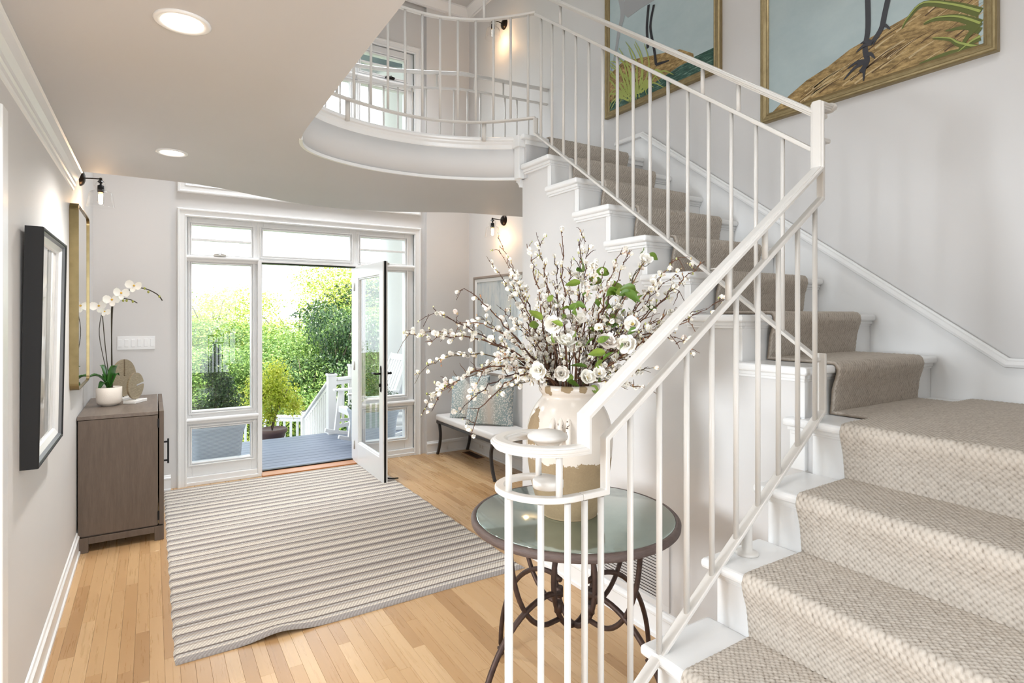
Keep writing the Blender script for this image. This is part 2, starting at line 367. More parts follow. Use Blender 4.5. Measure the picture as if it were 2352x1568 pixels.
def glazed(name, x0, x1, z0, z1, panes, muntins=(), stool=None, latch=None):
    """one fixed light: frame with stepped sash, panes, muntin bars, optional stool and latch. panes: (x0,x1,z0,z1)"""
    t = empty(name, (x0, YD, z0), kind='structure'); ox, oz = x0, z0
    mb = MB()
    xs = sorted({x0, x1} | {p[0] for p in panes} | {p[1] for p in panes}); zs = sorted({z0, z1} | {p[2] for p in panes} | {p[3] for p in panes})
    mb.box(0, 0.03, 0, panes[0][0] - ox, 0.10, z1 - oz).box(panes[0][1] - ox, 0.03, 0, x1 - ox, 0.10, z1 - oz)
    zl = z0
    for p in sorted(panes, key=lambda p: p[2]):
        mb.box(panes[0][0] - ox, 0.03, zl - oz, panes[0][1] - ox, 0.10, p[2] - oz); zl = p[3]
        ring(mb, p[0] - 0.012 - ox, p[1] + 0.012 - ox, p[2] - 0.012 - oz, p[3] + 0.012 - oz, 0.012, 0.018, 0.04)
        ring(mb, p[0] - 0.03 - ox, p[1] + 0.03 - ox, p[2] - 0.03 - oz, p[3] + 0.03 - oz, 0.012, 0.010, 0.04)
    mb.box(panes[0][0] - ox, 0.03, zl - oz, panes[0][1] - ox, 0.10, z1 - oz)
    mb.build('window_frame', M['trim'], t, bevel=0.003)
    for p in panes: MB().box(p[0] - ox - 0.004, 0.058, p[2] - oz - 0.004, p[1] - ox + 0.004, 0.062, p[3] - oz + 0.004).build('pane', M['glass'], t)
    for zz in muntins: MB().box(panes[0][0] - ox, 0.03, zz - 0.010 - oz, panes[0][1] - ox, 0.075, zz + 0.010 - oz).build('muntin', M['trim'], t, bevel=0.003)
    if stool:
        for zz in stool:
            sp = [(0.03, 0.0), (0.03, 0.035), (0.022, 0.045), (0.008, 0.047), (-0.002, 0.040), (-0.008, 0.028), (-0.022, 0.022), (-0.03, 0.010), (-0.03, 0)]
            mb = MB(); mb.sweep(sp, [(-0.008, 0.03, zz - oz), (x1 - ox + 0.008, 0.03, zz - oz)], (0, 0, 1)); mb.build('stool', M['trim'], t, bevel=0.002)
    if latch:
        mb = MB(); lx, lz = latch[0] - ox, latch[1] - oz
        mb.box(lx - 0.05, -0.018, lz - 0.008, lx + 0.05, 0.012, lz + 0.006).tube([(lx - 0.05, -0.014, lz + 0.006), (lx + 0.0, -0.02, lz + 0.012), (lx + 0.05, -0.016, lz + 0.006)], 0.005, 6).cyl((lx + 0.01, -0.01, lz), (lx + 0.01, -0.012, lz + 0.028), 0.004, 6)
        mb.build('window_latch', M['latch'] if latch[2] else M['black'], t, bevel=0.002)
    return t
M['latch'], _ = mat('latch_nickel', sg(196, 192, 184), 0.35, 0.4)
glazed('window_1', 0.262, 0.850, 2.055, 2.42, [(0.306, 0.795, 2.09, 2.35)], muntins=[2.222], latch=(0.53, 2.082, 1))
glazed('window_2', 0.850, 1.800, 2.04, 2.42, [(0.904, 1.735, 2.105, 2.35)])
glazed('window_3', 1.800, 2.437, 2.055, 2.42, [(1.850, 2.340, 2.09, 2.35)], muntins=[2.222], latch=(2.10, 2.082, 1))
glazed('window_4', 0.262, 0.850, 0.075, 2.055, [(0.306, 0.795, 0.665, 2.0), (0.306, 0.795, 0.20, 0.505)], stool=[0.575, 2.045])
glazed('window_5', 1.850, 2.437, 0.075, 2.055, [(1.900, 2.340, 0.665, 2.0), (1.900, 2.340, 0.20, 0.505)], stool=[0.575, 2.045])
glazed('window_6', 0.262, 0.850, 2.70, 4.40, [(0.306, 0.795, 2.85, 3.965), (0.306, 0.795, 4.10, 4.305)], muntins=[4.205], stool=[4.02], latch=(0.53, 4.075, 0))
glazed('window_7', 0.850, 1.800, 2.70, 4.40, [(0.904, 1.735, 2.85, 3.965), (0.904, 1.735, 4.10, 4.305)], stool=[4.02])
glazed('window_8', 1.800, 2.437, 2.70, 4.40, [(1.850, 2.340, 2.85, 3.965), (1.850, 2.340, 4.10, 4.305)], muntins=[4.205], stool=[4.02], latch=(2.16, 4.075, 0))
# plinth boards under the sidelights, door jambs, threshold
MB().box(0.262, YD - 0.004, 0, 0.85, 6.0, 0.075).box(0.25, YD - 0.014, 0, 0.86, YD, 0.03).box(1.85, YD - 0.004, 0, 2.437, 6.0, 0.075).box(1.84, YD - 0.014, 0, 2.45, YD, 0.03).build('trim_13', M['trim'], bevel=0.003, **S)
mb = MB(); mb.box(0.85, YD - 0.01, 0, 0.885, 6.02, 2.04).box(0.885, YD + 0.045, 0, 0.898, 6.0, 2.04).box(1.79, YD - 0.01, 0, 1.85, 6.02, 2.04).box(0.85, YD - 0.01, 2.035, 1.85, 6.02, 2.055)
mb.build('trim_14', M['trim'], bevel=0.003, **S)
MB().box(0.885, YD - 0.005, 2.026, 1.79, 6.0, 2.036).box(0.885, 5.985, 0.0, 1.79, 6.03, 0.022).box(0.885, YD + 0.05, 0.0, 0.8875, 5.96, 2.03).build('trim_15', M['black'], **S)
m, g = mat('oak_threshold', sg(176, 118, 72), 0.35); MB().box(0.885, YD - 0.05, -0.004, 1.79, 5.985, 0.012).build('trim_16', m, bevel=0.004, **S)
# door leaf, open into the hall (hinged at the right jamb)
door = empty('door_1', (1.785, YD + 0.01, 0.008), math.radians(-90.8), kind='structure')
# local: leaf runs along +x from hinge, thickness along y
DW, DH, DT = 0.885, 2.02, 0.045
mb = MB(); mb.box(0, 0, 0, 0.105, DT, DH).box(DW - 0.105, 0, 0, DW, DT, DH).box(0.105, 0, 0, DW - 0.105, DT, 0.215).box(0.105, 0, DH - 0.12, DW - 0.105, DT, DH)
ring(mb, 0.105, DW - 0.105, 0.215, DH - 0.12, 0.014, 0.008, DT - 0.008)
mb.build('door_leaf', M['trim'], door, bevel=0.003)
MB().box(0.115, DT / 2 - 0.003, 0.225, DW - 0.115, DT / 2 + 0.003, DH - 0.13).build('pane', M['glass'], door)
MB().box(DW, 0.012, 0, DW + 0.002, DT - 0.014, DH).build('edge_seal', M['black'], door)
def handle(sgn):
    y = DT if sgn > 0 else 0; mb = MB(); x = DW - 0.052; s_ = sgn
    mb.box(x - 0.016, y, 0.845, x + 0.016, y + 0.006 * s_, 1.04).ball((x, y + 0.003 * s_, 1.04), 0.016, 10, 6, (1, 0.4, 1.6)).ball((x, y + 0.003 * s_, 0.845), 0.016, 10, 6, (1, 0.4, 1.6))
    mb.cyl((x, y, 0.99), (x, y + 0.05 * s_, 0.99), 0.009, 10)
    mb.tube([(x, y + 0.05 * s_, 0.99), (x - 0.03, y + 0.055 * s_, 0.993), (x - 0.06, y + 0.052 * s_, 0.986), (x - 0.095, y + 0.05 * s_, 0.992), (x - 0.12, y + 0.052 * s_, 0.984)], [0.009, 0.010, 0.007, 0.008, 0.004], 8)
    mb.ball((x, y + 0.01 * s_, 0.885), 0.012, 8, 6, (1, 1, 1.5))
    return mb
handle(1).build('door_handle', M['black'], door); handle(-1).build('door_handle', M['black'], door)
MB().tube([(DW - 0.05, DT, 0.03), (DW - 0.05, DT + 0.03, 0.02), (DW - 0.05, DT + 0.12, 0.012)], 0.006, 8).build('kick_stop', M['black'], door)
for z in (0.18, 1.0, 1.82): MB().cyl((-0.004, -0.006, z - 0.045), (-0.004, -0.006, z + 0.045), 0.007, 8).build('hinge', M['latch'], door)
# ================================================================== STAIRCASE
stair = empty('staircase', (2.0, 1.2, 0), label='white L-shaped staircase with open stepped side, rising to the upper floor', cat='staircase')
def part(mb, name, m, parent, bevel=0, **t):
    o = mb.build(name, m, None, bevel, **t); o.parent = parent; o.matrix_parent_inverse = Matrix.Translation(-Vector(parent.location)) if parent.rotation_euler.z == 0 else parent.matrix_world.inverted(); return o
def nose_prof(): return [(-0.030, 0.0), (-0.030, -0.012), (-0.026, -0.022), (-0.016, -0.028), (-0.006, -0.026), (0.0, -0.018), (0, 0)]
# upper flight
for k in range(7, 14):
    y0, y1, z = ynose(k), ynose(k + 1) + 0.04, k * RISE
    part(MB().box(2.0, y0, z - 0.032, XR - 0.018, y1, z), 'tread', M['trim'], stair, 0.011, seg=3)
    mb = MB(); mb.box(XS - 0.004, y0 + 0.03, z - RISE - 0.012, XR - 0.018, y0 + 0.045, z - 0.03)
    mb.box(2.0502, y0 + 0.018, z - 0.047, XR - 0.018, y0 + 0.034, z - 0.0305).box(2.0502, y0 + 0.024, z - 0.058, XR - 0.018, y0 + 0.034, z - 0.0455)
    part(mb, 'riser', M['trim'], stair, 0.003)
    mb = MB(); mb.box(2.026, y0 + 0.0175, z - 0.047, 2.05, y1 + 0.01, z - 0.0305).box(2.034, y0 + 0.0235, z - 0.058, 2.0498, y1 + 0.002, z - 0.0465)
    mb.box(2.042, y0 + 0.0275, z - RISE + 0.002, 2.0495, y0 + 0.062, z - 0.057)
    part(mb, 'stringer_moulding', M['trim'], stair, 0.003)
y0 = ynose(14)
mb = MB(); mb.box(2.045, y0 + 0.03, 13 * RISE - 0.012, XR - 0.018, y0 + 0.045, ZF - 0.03).box(2.03, y0 + 0.016, ZF - 0.06, XR - 0.018, y0 + 0.034, ZF - 0.03)
part(mb, 'riser', M['trim'], stair, 0.003)
part(MB().box(2.0, y0, ZF - 0.032, XR - 0.018, y0 + 0.12, ZF), 'tread', M['trim'], stair, 0.011, seg=3)
# lower flight and landing
YL0, YL1 = 0.06, 1.215
for k in range(1, 7):
    x0, z = xnose(k), k * RISE; x1 = xnose(k + 1) + 0.04 if k < 6 else XR - 0.002
    if k < 6: part(MB().box(x0, YL0, z - 0.032, x1, YL1, z), 'tread', M['trim'], stair, 0.013, seg=3)
    else:
        mb = MB().box(x0, 0.04, z - 0.032, XR - 0.002, ynose(7) + 0.04, z).box(x0, ynose(7) + 0.04, z - 0.032, XS + 0.02, 1.275, z)
        part(mb, 'landing', M['trim'], stair, 0.013, seg=3)
    mb = MB(); mb.box(x0 + 0.035, YL0, z - RISE - 0.012, x0 + 0.05, YL1 - 0.04, z - 0.03)
    mb.box(x0 + 0.018, YL0, z - 0.045, x0 + 0.038, YL1 - 0.02, z - 0.03).box(x0 + 0.026, YL0, z - 0.054, x0 + 0.038, YL1 - 0.028, z - 0.044)
    part(mb, 'riser', M['trim'], stair, 0.003)
    if k < 6: part(MB().box(x0 + 0.04, YL1 - 0.055, 0, x1 + 0.01, YL1 - 0.035, z - 0.03).box(x0 + 0.02, YL1 - 0.04, z - 0.05, x1 + 0.01, YL1 - 0.018, z - 0.03), 'stringer_moulding', M['trim'], stair, 0.003)
part(MB().box(2.03, ynose(7) + 0.02, 5 * RISE, 2.06, 1.26, 6 * RISE - 0.03).box(2.018, 1.2, 6 * RISE - 0.047, 2.06, 1.263, 6 * RISE - 0.03).box(2.026, 1.2, 6 * RISE - 0.062, 2.06, 1.255, 6 * RISE - 0.045), 'stringer_moulding', M['trim'], stair, 0.004)
part(MB().box(0.72, 0.03, 0, 2.0, 0.06, 0.16), 'stringer', M['trim'], stair)

# ------------------------------------------------------------------ runner carpet
m, g = mat('runner_wool', sg(196, 181, 163), 0.95); g.b.inputs['Specular IOR Level'].default_value = 0.1
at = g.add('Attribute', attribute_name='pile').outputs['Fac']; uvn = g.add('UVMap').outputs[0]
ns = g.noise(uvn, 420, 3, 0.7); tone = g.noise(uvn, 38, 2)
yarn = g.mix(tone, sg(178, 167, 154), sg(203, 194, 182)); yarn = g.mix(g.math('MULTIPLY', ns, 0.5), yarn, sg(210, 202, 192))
g.set(g.b.inputs['Base Color'], g.mix(g.math('SMOOTH_MIN', g.math('MULTIPLY', at, 1.3), 1.0, 0.2), sg(112, 98, 84), yarn))  # colour darkens between loops: brown backing, deepened as painted crevice shade
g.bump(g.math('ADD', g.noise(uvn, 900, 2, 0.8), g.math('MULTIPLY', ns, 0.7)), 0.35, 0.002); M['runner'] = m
def pile(U, V, p=0.0170, q=0.0190, seed=1):
    """berber loops: two staggered lattices of rounded loops; returns 0..1 height"""
    H = np.zeros_like(U); rs = np.random.RandomState(seed); tab = rs.rand(4096)
    for (ou, ov) in ((0, 0), (0.5, 0.5)):
        for du_, dv_ in ((-1, 0), (0, 0), (1, 0), (0, -1), (0, 1)):
            i = np.floor(U / p - ou + 0.5) + du_; j = np.floor(V / q - ov + 0.5) + dv_
            hsh = ((i * 73 + j * 179 + ou * 997).astype(np.int64)) % 4096; r = tab[hsh]; r2_ = tab[(hsh * 7 + 13) % 4096]
            cu = (i + ou) * p + (r - 0.5) * 0.0018; cv = (j + ov) * q + (r2_ - 0.5) * 0.0018
            a = (U - cu) / (p * 0.54); b = (V - cv) / (q * 0.41)
            H = np.maximum(H, np.sqrt(np.clip(1 - a * a - b * b, 0, 1)) * (0.78 + 0.22 * r))
    return H
def stair_path(knots, step):
    P = [];
    for a, b in zip(knots[:-1], knots[1:]):
        n = max(2, int(np.hypot(b[0] - a[0], b[1] - a[1]) / 0.002)); t = np.linspace(0, 1, n, endpoint=False)[:, None]
        P.append(np.array(a) + (np.array(b) - np.array(a)) * t)
    P = np.vstack(P + [np.array([knots[-1]])]); k = np.exp(-np.linspace(-2.2, 2.2, 15) ** 2 / 2); k /= k.sum()
    Q = np.stack([np.convolve(np.pad(P[:, i], 7, mode='edge'), k, 'valid') for i in (0, 1)], 1)
    L = np.concatenate([[0], np.cumsum(np.hypot(*np.diff(Q, axis=0).T))]); s = np.arange(0, L[-1], step)
    Q = np.stack([np.interp(s, L, Q[:, i]) for i in (0, 1)], 1); T = np.gradient(Q, axis=0); T /= np.linalg.norm(T, axis=1)[:, None]
    return Q, np.stack([-T[:, 1], T[:, 0]], 1), s
def runner(name, knots, w0, w1, step, to3d, wob=0.004, parent=None, seed=1, seam=False):
    Q, NN, s = stair_path(knots, step); u = np.arange(w0, w1 + step / 2, step); U, V = np.meshgrid(u, s)
    H = pile(U, V, seed=seed); fade = np.clip(np.minimum(U - u[0], u[-1] - U) / 0.006, 0, 1) ** 0.5
    if seam: fade = np.maximum(fade, ((Q[:, :1] > 2.19) & (Q[:, :1] < 2.91) & (U > 0.5)).astype(float))
    off = (0.006 + 0.0070 * H) * fade + 0.0008
    wv = wob * (np.sin(V * 9 + 1) * np.exp(-(U - u[0]) / 0.15) + 0.6 * np.sin(V * 7) * np.exp(-(u[-1] - U) / 0.15))
    C = Q[:, None, :] + NN[:, None, :] * off[:, :, None]
    P = to3d(C[..., 0], C[..., 1], U + wv); me = grid_mesh(name, P, M['runner'], np.stack([U, V], -1), {'pile': H * fade})
    o = link_mesh(name, me); o.parent = parent; return o
run = empty('stair_runner', (0, 0, 0), label='beige looped wool runner carpet laid over the treads, risers and landing of the white stairs', cat='carpet')
kn = [(xnose(2) + 0.03, RISE + 0.004)]
for k in range(2, 7):
    x, z = xnose(k), k * RISE; p = (k - 1) * RISE
    if k > 2: kn.append((x + 0.034, p + 0.003))
    kn += [(x + 0.030, p + 0.02), (x + 0.020, p + 0.10), (x + 0.004, z - 0.045), (x - 0.004, z - 0.022), (x + 0.004, z + 0.001), (x + 0.03, z + 0.0015)]
kn.append((XR - 0.022, 6 * RISE + 0.0015))
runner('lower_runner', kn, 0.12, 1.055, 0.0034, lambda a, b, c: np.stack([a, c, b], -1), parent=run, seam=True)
kn = [(1.02, 6 * RISE - 0.010), (1.04, 6 * RISE - 0.008), (1.058, 6 * RISE + 0.0018)]
for k in range(7, 15):
    y, z = ynose(k), k * RISE; p = (k - 1) * RISE
    kn += [(y + 0.026, p + 0.002), (y + 0.022, p + 0.02), (y + 0.014, p + 0.10), (y + 0.0, z - 0.045), (y - 0.006, z - 0.022), (y + 0.002, z + 0.001), (y + 0.03, z + 0.0015)]
kn.append((3.6, ZF + 0.0015))
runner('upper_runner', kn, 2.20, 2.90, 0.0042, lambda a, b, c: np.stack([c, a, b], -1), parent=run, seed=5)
# quarter piece of landing carpet between the two runs
me = link_mesh('landing_carpet', None) if False else None

# ================================================================== RAILINGS
HR = [(-0.030, 0.004), (-0.031, 0.010), (-0.028, 0.015), (-0.022, 0.0165), (-0.021, 0.0205), (-0.014, 0.0235), (0.014, 0.0235), (0.021, 0.0205), (0.022, 0.0165), (0.028, 0.015), (0.031, 0.010), (0.030, 0.004), (0.024, 0.001), (0.023, -0.006), (0.018, -0.008), (0.017, -0.014), (-0.017, -0.014), (-0.018, -0.008), (-0.023, -0.006), (-0.024, 0.001)]
HR = [(a * 0.80, b * 0.68) for a, b in HR]
HRt = [(b, -a) for a, b in HR]                         # for horizontal-plane sweeps
def rect(w, h): return [(-w / 2, -h / 2), (w / 2, -h / 2), (w / 2, h / 2), (-w / 2, h / 2)]
MID = rect(0.026, 0.016); MIDt = [(b, a) for a, b in MID]; BOT = rect(0.034, 0.012); BOTt = [(b, a) for a, b in BOT]
YR, XU = 1.15, 2.04
rail = empty('stair_railing', (0, 0, 0), label='white metal stair railing with slim round balusters, spiral end in front and moulded handrail', cat='railing')
SL = 0.7265
def zh(x): return 1.277 + SL * (x - 0.951)
def zm(x): return 1.211 + SL * (x - 1.018)
def zb(x): return 1.187 + 0.745 * (x - 2.046)
def uh(y): return 2.268 + 0.7235 * (y - 1.171)
def um(y): return 2.160 + 0.7235 * (y - 1.204)
def ub(y): return 1.392 + 0.7235 * (y - 1.179)
CX, CY = 0.915, 1.278
def spiral(R0, R1, z, turn=1.35, n=80):
    P = [(CX + 0.02, YR, z)]
    for i in range(n + 1):
        t = i / n; a = -PI / 2 - turn * PI * t; r = R0 + (R1 - R0) * max(0, (t - 0.45) / 0.55) ** 1.3
        P.append((CX + r * math.cos(a), CY + r * math.sin(a), z))
    return P
part(MB().sweep(HR, [(CX + 0.02, YR, 1.19), (0.951, YR, 1.19), (0.951, YR, zh(0.951)), (2.03, YR, zh(2.03)), (2.03, YR, 2.29), (2.10, YR, 2.29)], (0, 1, 0))
     .ball((2.10, YR, 2.295), 0.03, 12, 6, (0.7, 1, 0.62)), 'handrail', M['rail'], rail)
mb = MB(); mb.sweep(HRt, spiral(CY - YR, 0.062, 1.19), (0, 0, 1))
part(mb, 'handrail_spiral', M['rail'], rail)
part(MB().lathe([(0.0, -0.016), (0.030, -0.016), (0.034, -0.008), (0.048, 0.004), (0.055, 0.006), (0.057, 0.012), (0.054, 0.018), (0.048, 0.020), (0.044, 0.024), (0.02, 0.030), (0, 0.031)], 36, (CX + 0.015, CY + 0.010, 1.190), False), 'spiral_cap', M['rail'], rail)
part(MB().sweep(MID, [(CX + 0.02, YR, 1.071), (1.018, YR, 1.071), (1.018, YR, zm(1.018)), (2.047, YR, zm(2.047)), (2.047, YR, 2.17), (2.09, YR, 2.17)], (0, 1, 0)), 'middle_rail', M['rail'], rail, 0.004)
mb = MB(); mb.sweep(MIDt, spiral(CY - YR, 0.060, 1.071), (0, 0, 1))
part(mb, 'middle_rail_spiral', M['rail'], rail, 0.004)
part(MB().lathe([(0, -0.012), (0.040, -0.012), (0.043, -0.009), (0.043, 0.008), (0.039, 0.012), (0, 0.013)], 32, (CX + 0.016, CY + 0.010, 1.072), False), 'spiral_cap', M['rail'], rail)
part(MB().sweep(BOT, [(0.93, YR, zb(0.93)), (2.050, YR, zb(2.050)), (2.050, YR, 1.40)], (0, 1, 0)), 'bottom_rail', M['rail'], rail, 0.003)
part(MB().sweep(HR, [(XU, 1.14, uh(1.14)), (XU, 2.955, uh(2.955))], (-1, 0, 0)), 'handrail', M['rail'], rail)
part(MB().sweep(MID, [(XU, 1.16, um(1.16)), (XU, 2.955, um(2.955))], (-1, 0, 0)), 'middle_rail', M['rail'], rail, 0.004)
part(MB().sweep(BOT, [(XU, 1.15, ub(1.15)), (XU, 2.955, ub(2.955)), (XU, 2.955, 2.776)], (-1, 0, 0)), 'bottom_rail', M['rail'], rail, 0.003)
bal_cache = {}
def baluster(x, y, z0, z1, parent, r=0.0086, name='baluster'):
    key = (round(z1 - z0, 3), r)
    if key not in bal_cache: bal_cache[key] = MB().cyl((0, 0, 0), (0, 0, z1 - z0), r, 12).mesh('baluster', M['rail'])
    o = link_mesh(name, bal_cache[key]); o.parent = parent; o.location = (x, y, z0); return o
for x in (1.003, 1.109, 1.221, 1.335, 1.448, 1.565, 1.677, 1.789, 1.901, 2.008): baluster(x, YR, zb(x) - 0.004 if x > 1.01 else 0.385, zm(x) if x > 1.01 else 1.06, rail)
for (x, y) in ((0.799, 1.330), (0.940, 1.392), (0.834, 1.175), (0.884, 1.152), (0.925, 1.151)): pass
for x, y in ((0.790, 1.262), (0.866, 1.397), (0.832, 1.182), (0.894, 1.152), (0.948, 1.150)): baluster(x, y, 0.0 if x < 0.93 else 0.385, 1.06, rail)
for y in [1.179 + 0.1145 * i for i in range(1, 16)]: baluster(XU, y, ub(y) - 0.004, um(y), rail, 0.0082)
for x in (1.527, 1.715): baluster(x, YR, zm(x), zh(x) - 0.01, rail, 0.010, 'short_post')
for y in (1.488, 1.668, 2.70): baluster(XU, y, um(y), uh(y) - 0.01, rail, 0.009, 'short_post')
for x, y in ((0.790, 1.268), (0.872, 1.158), (0.935, 1.34)): baluster(x, y, 1.07, 1.185, rail, 0.009, 'short_post')
for x, k in ((1.62, 4),):
    mb = MB().lathe([(0.036, 0), (0.036, 0.006), (0.030, 0.010), (0.0165, 0.012), (0.016, zb(x) - k * RISE - 0.004)], 20); o = part(mb, 'floor_post', M['rail'], rail); o.location = (x, YR, k * RISE + 0.0)
for y, k in ((1.60, 9), (2.61, 12)):
    mb = MB().lathe([(0.028, 0), (0.028, 0.005), (0.013, 0.007), (0.012, ub(y) - k * RISE - 0.004)], 16); o = part(mb, 'floor_post', M['rail'], rail); o.location = (XU + 0.01, y, k * RISE)
for o in rail.children:
    if o.name.startswith('floor_post'): o.matrix_parent_inverse = Matrix.Identity(4)

def resample(P, step, start=0.0):
    P = [Vector(p) for p in P]; L = [0]
    for a, b in zip(P[:-1], P[1:]): L.append(L[-1] + (b - a).length)
    out = []; s = start
    while s < L[-1]:
        i = max(j for j in range(len(L)) if L[j] <= s); t = (s - L[i]) / max(1e-9, (L[min(i + 1, len(L) - 1)] - L[i])); out.append(P[i].lerp(P[min(i + 1, len(P) - 1)], t)); s += step
    return out
# near balcony railing
brl = empty('balcony_railing', (0, 0, 0), label='curved white balcony railing above the stairwell, nearer of the two upstairs railings', cat='railing', group=None)
curve = catmull([(2.04, 2.955, 0), (1.936, 3.078, 0), (1.778, 3.225, 0), (1.548, 3.325, 0), (1.317, 3.345, 0), (1.089, 3.312, 0), (0.862, 3.240, 0), (0.72, 3.13, 0), (0.66, 2.96, 0), (0.645, 2.75, 0), (0.64, 2.3, 0), (0.64, 1.4, 0)], 6)
def lift(P, z): return [(p.x, p.y, z) for p in P]
def railing_set(parent, curve, zb_, zm_, zh_, start, step=0.1145, shorts=(), sc=1.0, dir_=1):
    part(MB().sweep(HRt, lift(curve, zh_), (0, 0, 1), smooth=True), 'handrail', M['rail'], parent)
    part(MB().sweep(MIDt, lift(curve, zm_), (0, 0, 1), smooth=True), 'middle_rail', M['rail'], parent, 0.003)
    part(MB().sweep(BOTt, lift(curve, zb_), (0, 0, 1), smooth=True), 'bottom_rail', M['rail'], parent, 0.003)
    for p in resample(curve, step, start): baluster(p.x, p.y, zb_, zm_, parent, 0.0082)
    R = resample(curve, 0.01)
    for s_ in shorts: p = R[int(s_ * 100)]; baluster(p.x, p.y, zm_, zh_ - 0.012, parent, 0.009, 'short_post')
railing_set(brl, curve, 2.776, 3.435, 3.585, 0.05, shorts=(0.34, 0.56, 1.25, 1.47))
for p in resample(curve, 0.9, 0.33)[:3]: baluster(p.x, p.y + 0.02, 2.66, 2.776, brl, 0.014, 'floor_post')
# far railing over the front door
frl = empty('balcony_railing', (0, 0, 0), label='farther white balcony railing upstairs, in front of the upper windows', cat='railing')
fc = catmull([(XR - 0.01, 4.27, 0), (2.85, 4.295, 0), (2.30, 4.36, 0), (2.15, 4.42, 0), (1.92, 4.53, 0), (1.68, 4.63, 0), (1.388, 4.69, 0), (1.05, 4.68, 0), (0.76, 4.58, 0), (0.45, 4.43, 0), (0.2, 4.345, 0), (XL + 0.01, 4.33, 0)], 5)
railing_set(frl, fc, 2.776, 3.47, 3.60, 0.08, step=0.118, shorts=(0.45, 0.72, 1.05, 1.6, 1.9, 2.3))
# ================================================================== measured outlines (metres)

BANK = [(2.01, 2.709), (1.934, 2.772), (1.805, 2.837), (1.685, 2.87), (1.572, 2.918), (1.446, 2.943), (1.309, 2.97), (1.183, 3.0), (1.026, 3.031), (1.026, 2.701)]
CANV = [(2.01, 2.694), (1.026, 2.701)]
LEGA = [(1.487, 3.22), (1.483, 2.998), (1.497, 2.893), (1.487, 2.823), (1.518, 2.779)]
TOESA = [(1.497, 2.827), (1.603, 2.769), (1.497, 2.82), (1.504, 2.73), (1.497, 2.827), (1.583, 2.821), (1.487, 2.856), (1.45, 2.824)]
LEGB = [(1.376, 3.165), (1.405, 3.029), (1.421, 2.961), (1.466, 2.903)]
TOESB = [(1.462, 2.906), (1.54, 2.888), (1.425, 2.973), (1.38, 2.941), (1.462, 2.906), (1.518, 2.924)]
GB0 = [(1.019, 2.861), (1.116, 2.935), (1.236, 2.999), (1.3, 2.961), (1.328, 2.921)]
GB1 = [(1.019, 2.809), (1.099, 2.873), (1.183, 2.906), (1.236, 2.903)]
GB2 = [(1.019, 2.781), (1.075, 2.82), (1.149, 2.835)]
GB3 = [(1.023, 2.706), (1.099, 2.756), (1.132, 2.789), (1.201, 2.821)]
GB4 = [(1.019, 2.752), (1.059, 2.74), (1.116, 2.703)]
GB5 = [(1.051, 2.702), (1.132, 2.729), (1.254, 2.725)]
GB6 = [(1.019, 2.819), (1.067, 2.772), (1.107, 2.71)]
STREAK = [(1.856, 2.778), (1.572, 2.799), (1.685, 2.758), (1.386, 2.807), (1.55, 2.825), (1.183, 2.84), (1.425, 2.865), (1.099, 2.873), (1.366, 2.778), (1.099, 2.756)]
CANVS = [(3.415, 3.14), (2.42, 3.14)]
ROCK = [(3.415, 3.444), (3.257, 3.488), (2.984, 3.423), (2.7, 3.362), (2.588, 3.289), (2.581, 3.248), (2.7, 3.249), (2.941, 3.212), (3.415, 3.219)]
WATER = [(2.581, 3.263), (2.42, 3.263), (2.42, 3.131), (3.415, 3.126), (3.415, 3.219), (2.941, 3.212)]
GS0 = [(3.163, 3.206), (3.209, 3.437), (3.305, 3.607)]
GS1 = [(3.117, 3.207), (3.117, 3.435), (3.233, 3.629)]
GS2 = [(3.072, 3.208), (3.05, 3.378), (3.14, 3.574)]
GS3 = [(3.028, 3.21), (2.984, 3.322), (2.879, 3.191)]
GS4 = [(3.186, 3.197), (3.281, 3.329), (3.38, 3.225)]
GS5 = [(3.14, 3.166), (3.209, 3.271), (3.305, 3.168)]
GS6 = [(3.094, 3.183), (3.028, 3.242), (2.941, 3.181)]
GS7 = [(3.209, 3.221), (3.305, 3.472), (3.405, 3.543)]
GS8 = [(3.05, 3.185), (2.941, 3.291), (2.858, 3.245)]
BIRD = [(3.355, 4.206), (3.266, 3.894), (3.305, 3.742), (3.345, 3.589), (3.405, 3.44), (3.375, 3.669), (3.405, 3.922)]
BODY = [(3.281, 3.883), (3.209, 4.0), (2.858, 3.956), (2.941, 3.809), (3.072, 3.812), (3.209, 3.801)]
LEGS = [(2.993, 3.801), (3.01, 3.65), (3.001, 3.487)]
LEGS2 = [(2.941, 3.778), (2.976, 3.635), (2.941, 3.464), (2.92, 3.336), (2.798, 3.321)]

ST1 = [(-0.259, 5.06, 1.041), (-0.284, 5.06, 1.294), (-0.3, 5.06, 1.515), (-0.305, 5.06, 1.593)]
ST2 = [(-0.248, 5.06, 1.04), (-0.248, 5.06, 1.293), (-0.243, 5.06, 1.546), (-0.233, 5.06, 1.626), (-0.199, 5.06, 1.658), (-0.133, 5.06, 1.649), (-0.09, 5.06, 1.624)]
ST3 = [(-0.243, 5.06, 1.056), (-0.248, 5.06, 1.483), (-0.243, 5.06, 1.616), (-0.212, 5.06, 1.673), (-0.133, 5.06, 1.723), (-0.052, 5.06, 1.735), (0.031, 5.06, 1.694), (0.067, 5.06, 1.645)]
ST4 = [(-0.269, 5.06, 1.073), (-0.32, 5.06, 1.39), (-0.3, 5.06, 1.578)]
OF = [(-0.321, 5.04, 1.602), (-0.245, 5.04, 1.647), (-0.19, 5.04, 1.696), (-0.111, 5.04, 1.752), (-0.288, 5.04, 1.562)]
OL = [(-0.374, 5.0, 1.125), (-0.316, 5.0, 1.02), (-0.215, 5.0, 1.207), (-0.261, 5.0, 1.203), (-0.204, 5.0, 1.163)]
